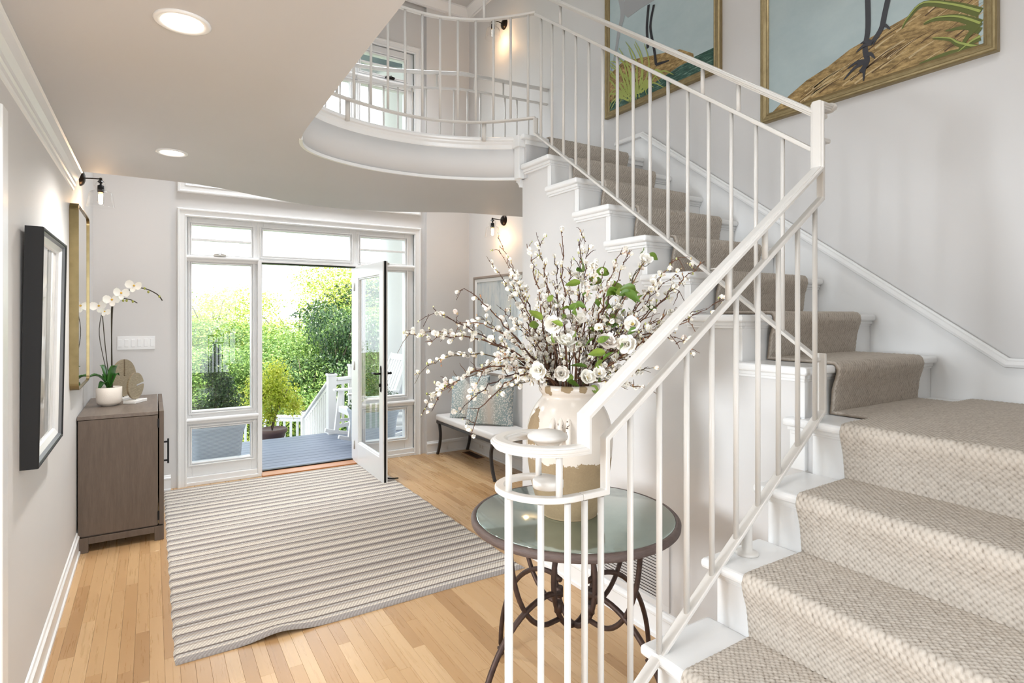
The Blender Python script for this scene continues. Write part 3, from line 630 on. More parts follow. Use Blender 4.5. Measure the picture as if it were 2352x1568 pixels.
BUDS = [(-0.046, 5.06, 1.735), (-0.022, 5.06, 1.709), (0.048, 5.06, 1.675), (-0.178, 5.06, 1.642), (-0.157, 5.06, 1.642), (-0.119, 5.06, 1.636)]

TIPS = [(0.85, 1.914, 1.556), (0.808, 1.852, 1.444), (0.859, 2.014, 1.337), (0.857, 1.856, 1.257), (0.846, 1.804, 1.272), (0.993, 1.933, 1.654), (1.257, 2.108, 1.871), (1.185, 2.076, 1.784), (1.349, 1.949, 1.881), (1.253, 1.65, 1.858), (1.433, 1.745, 1.873), (1.356, 1.622, 1.796), (1.421, 1.512, 1.779), (1.416, 1.47, 1.767), (1.517, 1.479, 1.755), (1.544, 1.362, 1.749), (1.621, 1.318, 1.724), (1.611, 1.412, 1.574), (1.555, 1.372, 1.642), (1.576, 1.333, 1.551), (1.563, 1.389, 1.459), (1.608, 1.379, 1.447), (1.508, 1.46, 1.333), (1.562, 1.557, 1.322), (0.964, 1.745, 1.331), (1.249, 2.124, 1.196), (1.238, 2.086, 1.581), (1.248, 1.869, 1.818), (1.416, 1.599, 1.736), (1.108, 2.197, 1.497), (1.314, 1.844, 1.75), (1.509, 1.926, 1.767), (1.638, 1.822, 1.691), (1.541, 1.57, 1.674), (1.597, 1.535, 1.642), (1.205, 1.93, 1.682), (1.191, 1.828, 1.577), (1.534, 1.433, 1.512), (1.336, 1.653, 1.64), (1.431, 1.929, 1.672), (1.364, 1.462, 1.573), (1.289, 1.511, 1.708), (1.302, 1.887, 1.683), (1.53, 1.514, 1.735)]
BIG = [(1.481, 1.466, 1.729), (1.24, 1.607, 1.435), (1.26, 1.571, 1.52), (1.254, 1.691, 1.503), (1.412, 1.449, 1.505), (1.358, 1.522, 1.436), (1.273, 1.539, 1.316), (1.242, 1.635, 1.325), (1.318, 1.523, 1.33), (1.152, 1.642, 1.344), (1.225, 1.665, 1.433), (1.407, 1.475, 1.436)]
LV = [(1.52, 1.478, 1.759), (1.479, 1.586, 1.649), (1.387, 1.455, 1.626), (1.343, 1.473, 1.625), (1.267, 1.56, 1.703), (1.351, 1.634, 1.615), (1.243, 1.667, 1.583), (1.181, 1.617, 1.467), (1.224, 1.612, 1.52), (1.314, 1.518, 1.392), (1.371, 1.549, 1.395), (1.404, 1.43, 1.483), (1.491, 1.53, 1.543), (1.458, 1.598, 1.503), (1.417, 1.637, 1.658), (1.3, 1.659, 1.287), (1.39, 1.655, 1.274), (1.199, 1.554, 1.543), (1.271, 1.572, 1.466), (1.433, 1.63, 1.462), (1.346, 1.64, 1.415), (1.483, 1.467, 1.551), (1.23, 1.753, 1.511)]
# ================================================================== RUG
m, g = mat('rug_wool', (0.5, 0.45, 0.4, 1), 0.95); g.b.inputs['Specular IOR Level'].default_value = 0.1
c1 = g.add('Attribute', attribute_name='yarn'); cc = c1.outputs['Color']; v = g.coord('Object', (1, 1, 1))
tw = g.add('TexWave', {'Vector': g.coord('Object', (1, 0.55, 1), (0, 0, 0.9)), 'Scale': 28.0, 'Distortion': 1.5, 'Detail': 1.0}).outputs[1]
n1 = g.noise(v, 260, 3, 0.7)
g.set(g.b.inputs['Base Color'], g.mix(g.math('MULTIPLY', g.math('SUBTRACT', 1.0, g.math('ADD', g.math('MULTIPLY', tw, 0.5), g.math('MULTIPLY', n1, 0.5))), 0.6), cc, sg(104, 92, 84)))
g.bump(g.math('ADD', g.math('MULTIPLY', tw, 0.7), n1), 0.5, 0.004); M['rug'] = m
def make_rug():
    x0, x1, y0, y1 = 0.085, 1.915, 2.895, 5.79; rows = 198; p = (y1 - y0) / rows; k = 5
    ys = np.linspace(y0, y1, rows * k + 1); xs = np.linspace(x0, x1, 160); X, Y = np.meshgrid(xs, ys)
    t = (Y - y0) / p; H = 0.006 + 0.0034 * np.abs(np.sin(PI * t)) ** 0.6
    H += 0.0009 * np.sin(X * 300 + np.floor(t) * 1.7)
    X = X + 0.003 * np.sin(Y * 31) * (np.abs(X - 1.0) / 0.9) ** 3; 
    wav = 0.006 * np.sin(X * 5 + 0.6) * np.exp(-(Y - y0) / 0.2)
    lift = 0.022 * np.exp(-((X - 0.52) / 0.11) ** 2 - ((Y - y0) / 0.10) ** 2); Y = Y + wav + 0.004 * np.sin(X * 3.1)
    edge = np.minimum(np.minimum(X - x0, x1 - X), np.minimum(Y - wav - y0, y1 - Y)); 
    Z = 0.001 + H * np.clip(edge / 0.004 + 0.3, 0, 1) + lift
    Z[0] = 0.001 + lift[0]; Z[-1] = 0.001; Z[:, 0] = 0.001; Z[:, -1] = 0.001
    me = grid_mesh('striped_rug', np.stack([X, Y, Z], -1), M['rug'])
    cr, gy, tp, dk, lt = sg(244, 237, 224), sg(184, 178, 174), sg(204, 192, 178), sg(138, 129, 123), sg(220, 216, 210)
    pat = []; r = random.Random(5)
    while len(pat) < rows + 8: pat += [cr, cr] + ([lt] if r.random() < 0.6 else [cr]) + [tp] + ([gy] if r.random() < 0.7 else [lt]) + [dk] + ([gy] if r.random() < 0.35 else [])
    pat[:3] = [gy, gy, gy]; pat[3] = cr; pat[-2:] = [gy, gy]
    cols = np.array(pat)[np.clip(np.floor(t).astype(int), 0, rows - 1)]
    at = me.color_attributes.new('yarn', 'FLOAT_COLOR', 'POINT'); at.data.foreach_set('color', cols.reshape(-1).astype(np.float32))
    tag(link_mesh('striped_rug', me), 'cream and grey striped flatwoven rug on the maple floor inside the open front door', 'rug')
make_rug()

# ================================================================== SIDEBOARD, ORCHID, SCULPTURES
m, g = mat('grey_oak', sg(112, 96, 82), 0.5); v = g.coord('Object', (22, 22, 2.2)); w1 = g.noise(v, 2.2, 5, 0.65); w2 = g.noise(g.coord('Object', (60, 60, 5)), 4, 3, 0.6)
g.set(g.b.inputs['Base Color'], g.mix(g.math('ADD', g.math('MULTIPLY', w1, 0.7), g.math('MULTIPLY', w2, 0.35)), sg(62, 50, 41), sg(112, 96, 82))); g.bump(w2, 0.12, 0.002); M['oak'] = m
m, g = mat('grey_oak_top', sg(120, 104, 92), 0.42); w1 = g.noise(g.coord('Object', (22, 2.2, 22)), 2.2, 5, 0.65); g.set(g.b.inputs['Base Color'], g.mix(w1, sg(76, 64, 55), sg(128, 114, 102))); g.bump(w1, 0.1, 0.002); M['oakt'] = m
cb = empty('sideboard', (-0.17, 5.07, 0), label='weathered grey-brown oak sideboard against the left wall under the brass mirror', cat='cabinet')
cx0, cx1, cy0, cy1 = -0.232, 0.238, -0.49, 0.49
def cpart(mb, n, mt, bev=0.002, par=None, **t): return mb.build(n, mt, par or cb, bev, **t)
cpart(MB().box(cx0, cy0, 0.108, 0.205, cy1, 0.855).box(cx0 + 0.015, cy0 + 0.015, 0.098, 0.2, cy1 - 0.015, 0.11), 'body', M['oak'])
cpart(MB().box(cx0 - 0.003, cy0 - 0.003, 0.858, 0.206, cy1 + 0.003, 0.882), 'top_panel', M['oakt'])
for i, (ya, yb) in enumerate(((cy0 - 0.003, -0.002), (0.002, cy1 + 0.003))):
    d = cpart(MB().box(0.212, ya, 0.108, 0.240, yb, 0.882), 'cabinet_door', M['oak'])
    yy = -0.04
    if i == 1: continue
    MB().box(0.268, yy - 0.007, 0.42, 0.280, yy + 0.007, 0.605).box(0.238, yy - 0.006, 0.437, 0.27, yy + 0.006, 0.449).box(0.238, yy - 0.006, 0.576, 0.27, yy + 0.006, 0.588).build('door_handle', M['black'], d, 0.001)
for z in (0.80, 0.17): cpart(MB().box(0.202, cy0 - 0.005, z - 0.03, 0.214, cy0 + 0.01, z + 0.03), 'hinge', M['black'], 0)
for (a, b) in ((cx0, cy0), (0.185, cy0), (cx0, cy1 - 0.06), (0.185, cy1 - 0.06)): cpart(MB().box(a, b, 0, a + 0.055, b + 0.06, 0.098), 'leg', M['oak'])
cpart(MB().box(cx0 + 0.055, cy0, 0.055, 0.185, cy0 + 0.022, 0.098).box(cx0 + 0.055, cy1 - 0.022, 0.055, 0.185, cy1, 0.098).box(0.215, cy0 + 0.06, 0.055, 0.237, cy1 - 0.06, 0.098), 'base_rail', M['oak'])

# orchid
OX, OY, OZ = -0.262, 5.05, 0.882
m, g = mat('ribbed_ceramic', sg(226, 216, 204), 0.45); v = g.coord('Object')
br = g.add('TexBrick', {'Vector': g.coord('Generated', (1, 1, 1)), 'Scale': 14.0}).outputs[1]; g.bump(g.noise(v, 180, 2), 0.25, 0.003); M['cer'] = m
m, g = mat('orchid_petal', sg(246, 243, 236), 0.55); g.b.inputs['Subsurface Weight'].default_value = 0.1; M['petal'] = m
M['yel'], _ = mat('blossom_centre', sg(222, 178, 70), 0.6)
m, g = mat('leaf_green', sg(44, 96, 36), 0.38); g.set(g.b.inputs['Base Color'], g.mix(g.noise(g.coord(), 9, 2), sg(32, 78, 28), sg(66, 122, 44))); M['leafd'] = m
m, g = mat('stem_dark', sg(58, 50, 34), 0.6); M['stem'] = m
M['soil'] = paint('moss_bark', sg(118, 84, 46), 0.9, 0.3, 0.8, 90)
orch = empty('orchid', (OX, OY, OZ), label='white moth orchid with two arching stems in a cream ribbed pot on the sideboard', cat='plant')
prof = [(0.0, 0), (0.045, 0), (0.047, 0.006), (0.066, 0.012), (0.075, 0.026), (0.078, 0.050), (0.079, 0.132), (0.074, 0.134), (0.072, 0.115), (0, 0.112)]
mb = MB(); mb.lathe(prof, 40, cap=False); pot = mb.build('pot', M['cer'], orch)
MB().lathe([(0.0, 0.128), (0.04, 0.126), (0.071, 0.118)], 18, cap=False).build('moss', M['soil'], orch)
off = lambda P: [(x - OX, y - OY, z - OZ) for x, y, z in P]
for P, r in ((ST2, 0.0035), (ST3, 0.004), (ST1, 0.003), (ST4, 0.0025)): MB().tube(catmull([(p[0], p[1], p[2]) for p in ([(OX + 0.01, OY, OZ + 0.12)] + P)], 5) if False else catmull(off([(P[0][0], OY, OZ + 0.118)] + P), 5), r, 7).build('flower_stem', M['stem'], orch)
def petal_pts(L, W, cup, n=4, m=3):
    """single petal along +x: grid of points"""
    P = np.zeros((n + 1, m + 1, 3)); TT = (0.0, 0.32, 0.66, 0.90, 1.0)
    for i in range(n + 1):
        t = TT[i]; w = W * 0.5 * min(1, 0.12 + 1.7 * t) ** 0.8 * (1 - t ** 4) ** 0.5 if t < 1 else W * 0.17
        for j in range(m + 1):
            s_ = (j / m - 0.5) * 2; P[i, j] = (L * t, w * s_, cup * L * (t ** 1.6) + 0.15 * w * s_ * s_)
    return P
def add_grid(mb, P, mtx):
    n, m_ = P.shape[:2]; b = len(mb.v)
    for row in P:
        for p in row: mb.v.append(tuple(mtx @ Vector(p)))
    for i in range(n - 1):
        for j in range(m_ - 1):
            a = b + i * m_ + j; mb.f.append([a, a + m_, a + m_ + 1, a + 1]); mb.m.append(mb.k); mb.sm.append(True)
def flower_mesh(name, mats, rings, centre=0.004, stam=0, seed=0):
    """rings: (count, L, W, cup, tilt_deg, phase)"""
    mb = MB(); r = random.Random(seed)
    for (n, L, W, cup, tilt, ph) in rings:
        for k in range(n):
            a = 2 * PI * (k + ph) / n + r.uniform(-0.08, 0.08); t = math.radians(tilt + r.uniform(-6, 6))
            add_grid(mb, petal_pts(L * r.uniform(0.92, 1.06), W, cup), Matrix.Rotation(a, 4, 'Z') @ Matrix.Rotation(-t, 4, 'Y'))
    mb.k = 1
    if stam:
        for k in range(stam):
            a = r.uniform(0, 2 * PI); l = centre * r.uniform(1.2, 2.0); q = Vector((math.cos(a) * centre * 0.9, math.sin(a) * centre * 0.9, l))
            mb.tube([(0, 0, 0), q], 0.0005, 3, False); mb.ball(q, 0.0011, 4, 3)
    mb.ball((0, 0, centre * 0.4), centre, 6, 4)
    return mb.mesh(name, mats)
of = flower_mesh('orchid_blossom', [M['petal'], M['yel']], [(2, 0.056, 0.070, 0.1, 8, 0), (3, 0.050, 0.040, 0.1, 5, 0.25)], 0.008, 0, 2)
for i, (x, y, z) in enumerate(OF): 
    o = link_mesh('blossom', of, orch, (x - OX, y - OY, z - OZ), (math.radians(80), math.radians(8 * i - 12), math.radians(-8 + 14 * (i % 3))), 1.0 if i < 4 else 0.7)
mb = MB()
for (x, y, z) in BUDS: mb.ball((x - OX, y - OY, z - OZ), 0.008, 8, 5, (1, 1, 1.3))
mb.build('flower_buds', mat('bud_green', sg(168, 170, 84), 0.5)[0], orch)
def big_leaf(tip, w, base=(0, 0, 0.125), lift=0.05, n=8):
    P = np.zeros((n + 1, 5, 3)); b, t_ = Vector(base), Vector(tip); d = t_ - b; sd = Vector((-d.y, d.x, 0)).normalized() if abs(d.x) + abs(d.y) > 1e-4 else Vector((1, 0, 0))
    for i in range(n + 1):
        s_ = i / n; c = b.lerp(t_, s_) + Vector((0, 0, lift * math.sin(PI * s_))); ww = w * (math.sin(PI * (0.1 + 0.9 * s_) ** 0.9) ** 0.7 if s_ < 1 else 0.05)
        for j in range(5): u = (j - 2) / 2; P[i, j] = c + sd * (ww * u) + Vector((0, 0, abs(u) * 0.35 * ww))
    return P
for (tx, ty, tz, w) in ((-0.125, -0.03, 0.205, 0.048), (-0.06, -0.05, 0.115, 0.034), (0.045, -0.02, 0.285, 0.050), (-0.055, 0.02, 0.29, 0.038), (0.06, 0.04, 0.21, 0.034), (-0.03, 0.09, 0.20, 0.03)):
    mb = MB(); add_grid(mb, big_leaf((tx, ty, tz), w), Matrix.Identity(4)); o = mb.build('leaf', M['leafd'], orch); sl = o.modifiers.new('thick', 'SOLIDIFY'); sl.thickness = 0.002

# two slotted metal disc sculptures on marble bases
m, g = mat('hammered_bronze', sg(140, 122, 96), 0.42, 0.75); v = g.coord('Object', (1, 1, 4)); n1 = g.noise(v, 38, 4, 0.7)
g.set(g.b.inputs['Base Color'], g.mix(n1, sg(112, 96, 76), sg(186, 168, 138))); g.bump(n1, 0.8, 0.006); M['disc'] = m
m, g = mat('white_marble', sg(232, 229, 224), 0.25); M['marble'] = m
def disc(name, loc, R, slot, rz, label, bw):
    t = empty(name, loc, rz, label, 'sculpture', group=None)
    MB().box(-bw, -0.045, 0, bw, 0.045, 0.022).build('base', M['marble'], t, 0.003)
    n = 48; outline = []
    half = math.asin(0.008 / R); 
    for i in range(n + 1):
        a = slot + half + (2 * PI - 2 * half) * i / n; outline.append((R * math.cos(a), R * math.sin(a)))
    d = Vector((math.cos(slot), math.sin(slot))); nn = Vector((-d.y, d.x)); inner = [tuple(-nn * 0.008 + d * (R * 0.08)), tuple(nn * 0.008 + d * (R * 0.08))]
    MB().prism([(a, b + R + 0.026) for a, b in outline + inner], 1, -0.007, 0.007).build('disc', M['disc'], t, 0.0015)
    MB().cyl((0, 0, 0.015), (0, 0, 0.035), 0.004, 8).build('pin', M['bronze'], t)
disc('disc_sculpture', (-0.185, 5.33, 0.882), 0.143, math.radians(90), math.radians(59), 'larger bronze disc sculpture with an upright slot, behind the orchid on the sideboard', 0.07)
disc('disc_sculpture', (-0.105, 5.125, 0.882), 0.098, math.radians(8), math.radians(61), 'smaller dark bronze disc sculpture with a sideways slot on a white marble block', 0.075)

# ================================================================== LEFT WALL: MIRROR, PICTURE, SCONCES
m, g = mat('brushed_brass', sg(168, 142, 90), 0.3, 0.9); n1 = g.noise(g.coord('Object', (3, 3, 3)), 6, 3); g.set(g.b.inputs['Base Color'], g.mix(n1, sg(116, 101, 68), sg(146, 129, 92))); M['brass'] = m
M['mirror'], _ = mat('mirror_silver', (0.86, 0.88, 0.86, 1), 0.02, 1.0)
mr = empty('wall_mirror', (XL, 4.565, 1.645), label='tall brass-framed mirror with rounded corners on the left wall above the sideboard', cat='mirror')
def rrect(hw, hh, r, n=6):
    P = []
    for (sx, sy, a0) in ((1, 1, 0), (-1, 1, 90), (-1, -1, 180), (1, -1, 270)):
        for i in range(n + 1):
            a = math.radians(a0 + 90 * i / n); P.append((sx * (hw - r) + r * math.cos(a), sy * (hh - r) + r * math.sin(a)))
    return P
pr_ = rrect(0.345, 0.553, 0.04)
MB().sweep([(0.0, -0.004), (0.045, -0.004), (0.045, 0.003), (0.0, 0.003)], [(0, a, b) for a, b in pr_], (1, 0, 0), closed=True).build('frame', M['brass'], mr, 0.001)
MB().prism(rrect(0.342, 0.55, 0.038), 0, 0.006, 0.036).build('mirror_glass', M['mirror'], mr)
pc = empty('framed_picture', (XL + 0.001, 3.07, 1.418), label='black deep-framed picture with white liner under glass, nearest on the left wall', cat='picture')
pc.rotation_euler = (0, math.radians(1.0), 0)
fp = [(0, 0), (0.056, 0), (0.058, 0.004), (0.050, 0.012), (0.050, 0), (0, 0.0)]
def rp(w, h): return [(0, -w, -h), (0, w, -h), (0, w, h), (0, -w, h)]
ww, hh = 0.355, 0.462
MB().sweep([(0.006, -0.012), (0.06, -0.012), (0.062, -0.008), (0.062, -0.002), (0.058, 0.0), (0.006, 0.0)], rp(ww - 0.012, hh - 0.012), (1, 0, 0), closed=True).build('frame', mat('black_frame', sg(7, 6, 6), 0.6)[0], pc)
MB().sweep([(0.03, -0.012), (0.062, -0.014), (0.056, -0.026), (0.045, -0.032), (0.03, -0.032)], rp(ww - 0.0, hh - 0.0), (1, 0, 0), closed=True).build('silver_liner', mat('silver_leaf', sg(150, 154, 158), 0.3, 0.7)[0], pc)
MB().sweep([(0.02, -0.03), (0.045, -0.032), (0.036, -0.055), (0.02, -0.06)], rp(ww, hh), (1, 0, 0), closed=True).build('white_liner', M['trim'], pc)
m, g = mat('pale_print', sg(200, 196, 190), 0.4); n1 = g.noise(g.coord('Object', (4, 4, 1.5)), 3, 5, 0.6); g.set(g.b.inputs['Base Color'], g.ramp(n1, [(0.3, sg(150, 150, 148)), (0.5, sg(206, 203, 198)), (0.75, sg(232, 228, 222))])); g.b.inputs['Coat Weight'].default_value = 1.0; g.b.inputs['Coat Roughness'].default_value = 0.01
MB().box(0.012, -ww + 0.05, -hh + 0.05, 0.026, ww - 0.05, hh - 0.05).build('print', m, pc)
# sconces
m, g = mat('shade_glass', (1, 1, 1, 1), 0.0)
tr = g.add('BsdfTransparent', {'Color': (0.97, 0.97, 0.97, 1)}); gl = g.add('BsdfGlossy', {'Roughness': 0.02}); fr = g.add('LayerWeight', {'Blend': 0.35})
mx = g.add('MixShader'); g.t.links.new(g.math('MULTIPLY', g.math('POWER', fr.outputs[1], 2.0), 0.75), mx.inputs[0]); g.t.links.new(tr.outputs[0], mx.inputs[1]); g.t.links.new(gl.outputs[0], mx.inputs[2]); g.t.links.new(mx.outputs[0], g.n['Material Output'].inputs[0]); M['shade'] = m
m, g = mat('glowing_bulb', sg(255, 190, 110), 0.2); g.b.inputs['Emission Color'].default_value = (1.0, 0.50, 0.18, 1); g.b.inputs['Emission Strength'].default_value = 2.2; M['bulb'] = m
m, g = mat('bulb_filament', (1, 0.8, 0.5, 1), 0.2); g.b.inputs['Emission Color'].default_value = (1.0, 0.80, 0.52, 1); g.b.inputs['Emission Strength'].default_value = 14; M['fila'] = m
def sconce(loc, rz, label, arm):
    t = empty('wall_sconce', loc, rz, label, 'wall lamp', group='black wall sconces with clear glass shades')
    MB().lathe([(0, 0.032), (0.02, 0.031), (0.040, 0.024), (0.052, 0.012), (0.056, 0.0)], 24, cap=False).build('wall_plate', M['bronze'], t, rot=(0, math.radians(90), 0))
    MB().tube([(0.02, 0, 0), (arm * 0.6, 0, 0.004), (arm, 0, 0.006)], 0.0045, 8).ball((arm, 0, 0.006), 0.010, 10, 6).build('arm', M['bronze'], t)
    MB().lathe([(0.0, 0), (0.006, 0), (0.017, -0.010), (0.019, -0.016), (0.006, -0.024), (0.006, -0.034), (0.019, -0.040), (0.021, -0.078), (0.019, -0.084), (0, -0.086)], 16, (arm, 0, 0), False).build('socket', M['black'], t)
    MB().lathe([(0.018, -0.010), (0.033, -0.028), (0.037, -0.045), (0.032, -0.064), (0.034, -0.072), (0.058, -0.082), (0.066, -0.092), (0.072, -0.13), (0.080, -0.183), (0.082, -0.186)], 32, (arm, 0, 0), False).build('glass_shade', M['shade'], t)
    MB().lathe([(0.012, -0.084), (0.014, -0.095), (0.021, -0.125), (0.022, -0.145), (0.018, -0.16), (0.008, -0.168), (0, -0.169)], 16, (arm, 0, 0), False).build('bulb', M['shade'], t)
    MB().cyl((arm, 0, -0.10), (arm, 0, -0.155), 0.0125, 12).ball((arm, 0, -0.155), 0.0125, 12, 6).build('filament', M['fila'], t)
    MB().cyl((arm, 0, -0.086), (arm, 0, -0.102), 0.012, 12).build('bulb_neck', M['bulb'], t)
    l = bpy.data.lights.new('sconce_light', 'POINT'); l.energy = 1.6; l.color = (1.0, 0.60, 0.30); l.shadow_soft_size = 0.02
    lo = bpy.data.objects.new('sconce_light', l); COL.objects.link(lo); lo.parent = t; lo.location = (arm, 0, -0.19)
sconce((XL, 4.79, 2.458), 0, 'black wall sconce with clear glass shade on the left wall above the brass mirror', 0.115)
sconce((XR, 5.05, 2.515), PI, 'black wall sconce with clear glass shade downstairs, over the bench picture', 0.14)
sconce((XR, 5.04, 4.545), PI, 'black wall sconce with clear glass shade upstairs, seen through the balcony railing', 0.14)
# recessed downlights
m, g = mat('lamp_lens', (1, 1, 1, 1), 0.3); g.b.inputs['Emission Color'].default_value = (1.0, 0.90, 0.76, 1); g.b.inputs['Emission Strength'].default_value = 7; M['lens'] = m
for (x, y, lab) in ((0.078, 1.98, 'round recessed ceiling downlight, the larger in view, nearer the camera'), (0.092, 3.605, 'round recessed ceiling downlight, the smaller in view, nearer the front door')):
    t = empty('downlight', (x, y, ZC), 0, lab, 'ceiling light', group='recessed downlights in the hall ceiling')
    MB().lathe([(0.076, 0.0), (0.077, -0.004), (0.070, -0.008), (0.058, -0.006), (0.055, 0.004)], 40, cap=False).build('trim_ring', M['latch'] if False else M['trim'], t)
    MB().lathe([(0.0, -0.001), (0.056, -0.001), (0.056, 0.003)], 32, cap=False).build('lens', M['lens'], t)
    l = bpy.data.lights.new('downlight_beam', 'SPOT'); l.energy = 18 if y < 2.5 else 78; l.color = (1.0, 0.97, 0.93); l.spot_size = math.radians(152); l.spot_blend = 1.0; l.shadow_soft_size = 0.05
    lo = bpy.data.objects.new('downlight_beam', l); COL.objects.link(lo); lo.parent = t; lo.location = (0, 0, -0.02)
# switch plate, outlet, floor register, return grille
sw = empty('switch_plate', (-0.112, YW, 1.298), label='white six-gang light switch plate on the door wall behind the orchid', cat='switch')
MB().box(-0.135, -0.006, -0.056, 0.135, 0, 0.056).build('plate', M['trim'], sw, 0.002)
for i in range(6): MB().box(-0.118 + i * 0.046 - 0.014 + 0.003, -0.010, -0.032, -0.118 + i * 0.046 + 0.017, -0.004, 0.032).build('switch', M['trim'], sw, 0.002)
ot = empty('wall_outlet', (XR - 0.015, 5.50, 0.085), label='small white electrical outlet in the baseboard beneath the bench', cat='outlet')
MB().box(-0.004, -0.055, -0.034, 0, 0.055, 0.034).build('plate', M['trim'], ot, 0.001)
for s_ in (-1, 1): MB().box(-0.006, s_ * 0.026 - 0.015, -0.017, -0.003, s_ * 0.026 + 0.015, 0.017).build('socket_face', M['rail'], ot, 0.001)
vt = empty('floor_register', (2.98, 5.52, 0.0), label='small brown wooden floor register beneath the bench', cat='vent')
m_, _ = mat('walnut_vent', sg(120, 72, 42), 0.4)
MB().box(-0.05, -0.17, 0, 0.05, 0.17, 0.004).build('vent_frame', m_, vt)
mb = MB()
for i in range(14): mb.box(-0.038, -0.15 + i * 0.0225, 0.003, 0.038, -0.15 + i * 0.0225 + 0.010, 0.006)
mb.build('vent_slats', M['bronze'], vt, kind='stuff')
gr_ = empty('return_air_grille', (XS, 2.22, 0.145), label='white louvred air grille low on the wall under the stairs, behind the table', cat='vent')
MB().box(-0.012, -0.36, 0.0, 0, 0.36, 0.03).box(-0.012, -0.36, 0.45, 0, 0.36, 0.48).box(-0.012, -0.36, 0.03, 0, -0.31, 0.45).box(-0.012, 0.31, 0.03, 0, 0.36, 0.45).box(-0.013, -0.112, 0.03, 0, -0.095, 0.45).box(-0.013, 0.095, 0.03, 0, 0.112, 0.45).build('grille_frame', M['wall'], gr_, 0.001)
mb = MB()
for j in range(28):
    z = 0.037 + j * 0.0150
    for (a, b) in ((-0.31, -0.112), (-0.095, 0.095), (0.112, 0.31)): mb.bar((-0.006, a, z), (-0.006, b, z), 0.0015, 0.0160, (0.85, 0, 0.5))
mb.build('louvres', M['wall'], gr_, kind='stuff')
MB().box(-0.001, -0.315, 0.025, 0.0, 0.315, 0.455).build('duct_shade_sheet', mat('duct_shade', sg(96, 84, 76), 0.8)[0], gr_)  # flat dark sheet paints the shade seen between the louvres
# ================================================================== ROUND TABLE
TX, TY = 1.392, 1.752
m, g = mat('rusted_iron', sg(62, 46, 40), 0.55, 0.5); n1 = g.noise(g.coord(), 30, 4); g.set(g.b.inputs['Base Color'], g.mix(n1, sg(38, 28, 25), sg(98, 76, 66))); g.bump(n1, 0.5, 0.003); M['iron'] = m
m, g = mat('aged_rim', sg(92, 76, 70), 0.6); n1 = g.noise(g.coord('Object', (1, 1, 5)), 22, 5, 0.7); g.set(g.b.inputs['Base Color'], g.mix(n1, sg(48, 36, 33), sg(116, 98, 90))); g.bump(n1, 0.6, 0.004); M['rim'] = m
m, g = mat('antique_mirror', (0.55, 0.62, 0.58, 1), 0.06, 0.9); n1 = g.noise(g.coord(), 4, 5, 0.7); n2 = g.noise(g.coord(), 40, 3, 0.7)
g.set(g.b.inputs['Base Color'], g.mix(n1, sg(150, 164, 156), sg(188, 200, 192))); g.set(g.b.inputs['Roughness'], g.math('ADD', 0.04, g.math('MULTIPLY', n2, 0.10))); M['tmir'] = m
tb = empty('round_table', (TX, TY, 0), label='round table with greenish mirrored top and scrolled iron base, behind the spiral railing end', cat='table')
R = 0.400
MB().lathe([(0.0, 0.738), (R - 0.02, 0.738), (R - 0.004, 0.740), (R, 0.744), (R + 0.001, 0.760), (R - 0.006, 0.767), (R - 0.018, 0.768), (R - 0.018, 0.764), (0, 0.764)], 96, cap=False).build('table_rim', M['rim'], tb)
MB().lathe([(0, 0.7655), (R - 0.019, 0.7655), (R - 0.019, 0.7675), (R - 0.022, 0.769), (0, 0.769)], 96, cap=False).build('mirror_top', M['tmir'], tb)
def arc(c, ax, a0, a1, rx, rz, n=18):
    """ellipse arc in the vertical plane of horizontal direction ax"""
    ax = Vector(ax); return [Vector(c) + ax * (rx * math.cos(math.radians(a0 + (a1 - a0) * i / n))) + Vector((0, 0, rz * math.sin(math.radians(a0 + (a1 - a0) * i / n)))) for i in range(n + 1)]
for k in range(4):
    a = PI / 2 * k + 0.12; ax = Vector((math.cos(a), math.sin(a), 0))
    P = arc(ax * 0.13 + Vector((0, 0, 0.05)), ax, 90, 0, 0.335, 0.44); P = [ax * 0.075 + Vector((0, 0, 0.478))] + P
    mb = MB(); mb.tube(P, 0.0105, 8); f = ax * 0.465
    mb.lathe([(0.0, 0), (0.011, 0.002), (0.017, 0.012), (0.009, 0.024), (0.010, 0.028), (0.018, 0.032), (0.010, 0.038), (0.011, 0.06)], 6, f, False)
    mb.build('leg', M['iron'], tb)
    P = arc(ax * 0.13 + Vector((0, 0, 0.736)), ax, -90, 0, 0.19, 0.355); P = [ax * 0.075 + Vector((0, 0, 0.382))] + P
    MB().tube(P, 0.0095, 8).build('scroll_support', M['iron'], tb)
    MB().cyl(ax * 0.085 + Vector((0, 0, 0.41)), ax * 0.085 + Vector((0, 0, 0.45)), 0.0165, 8).build('collar', M['iron'], tb)
for k in range(2):
    a = PI / 2 * k + 0.12 + PI / 4 * 0; ax = Vector((math.cos(a), math.sin(a), 0)); P = arc((0, 0, 0.528), ax, 0, 360, 0.110, 0.195, 40)
    MB().tube(P, 0.0105, 8, False).build('ring', M['iron'], tb)

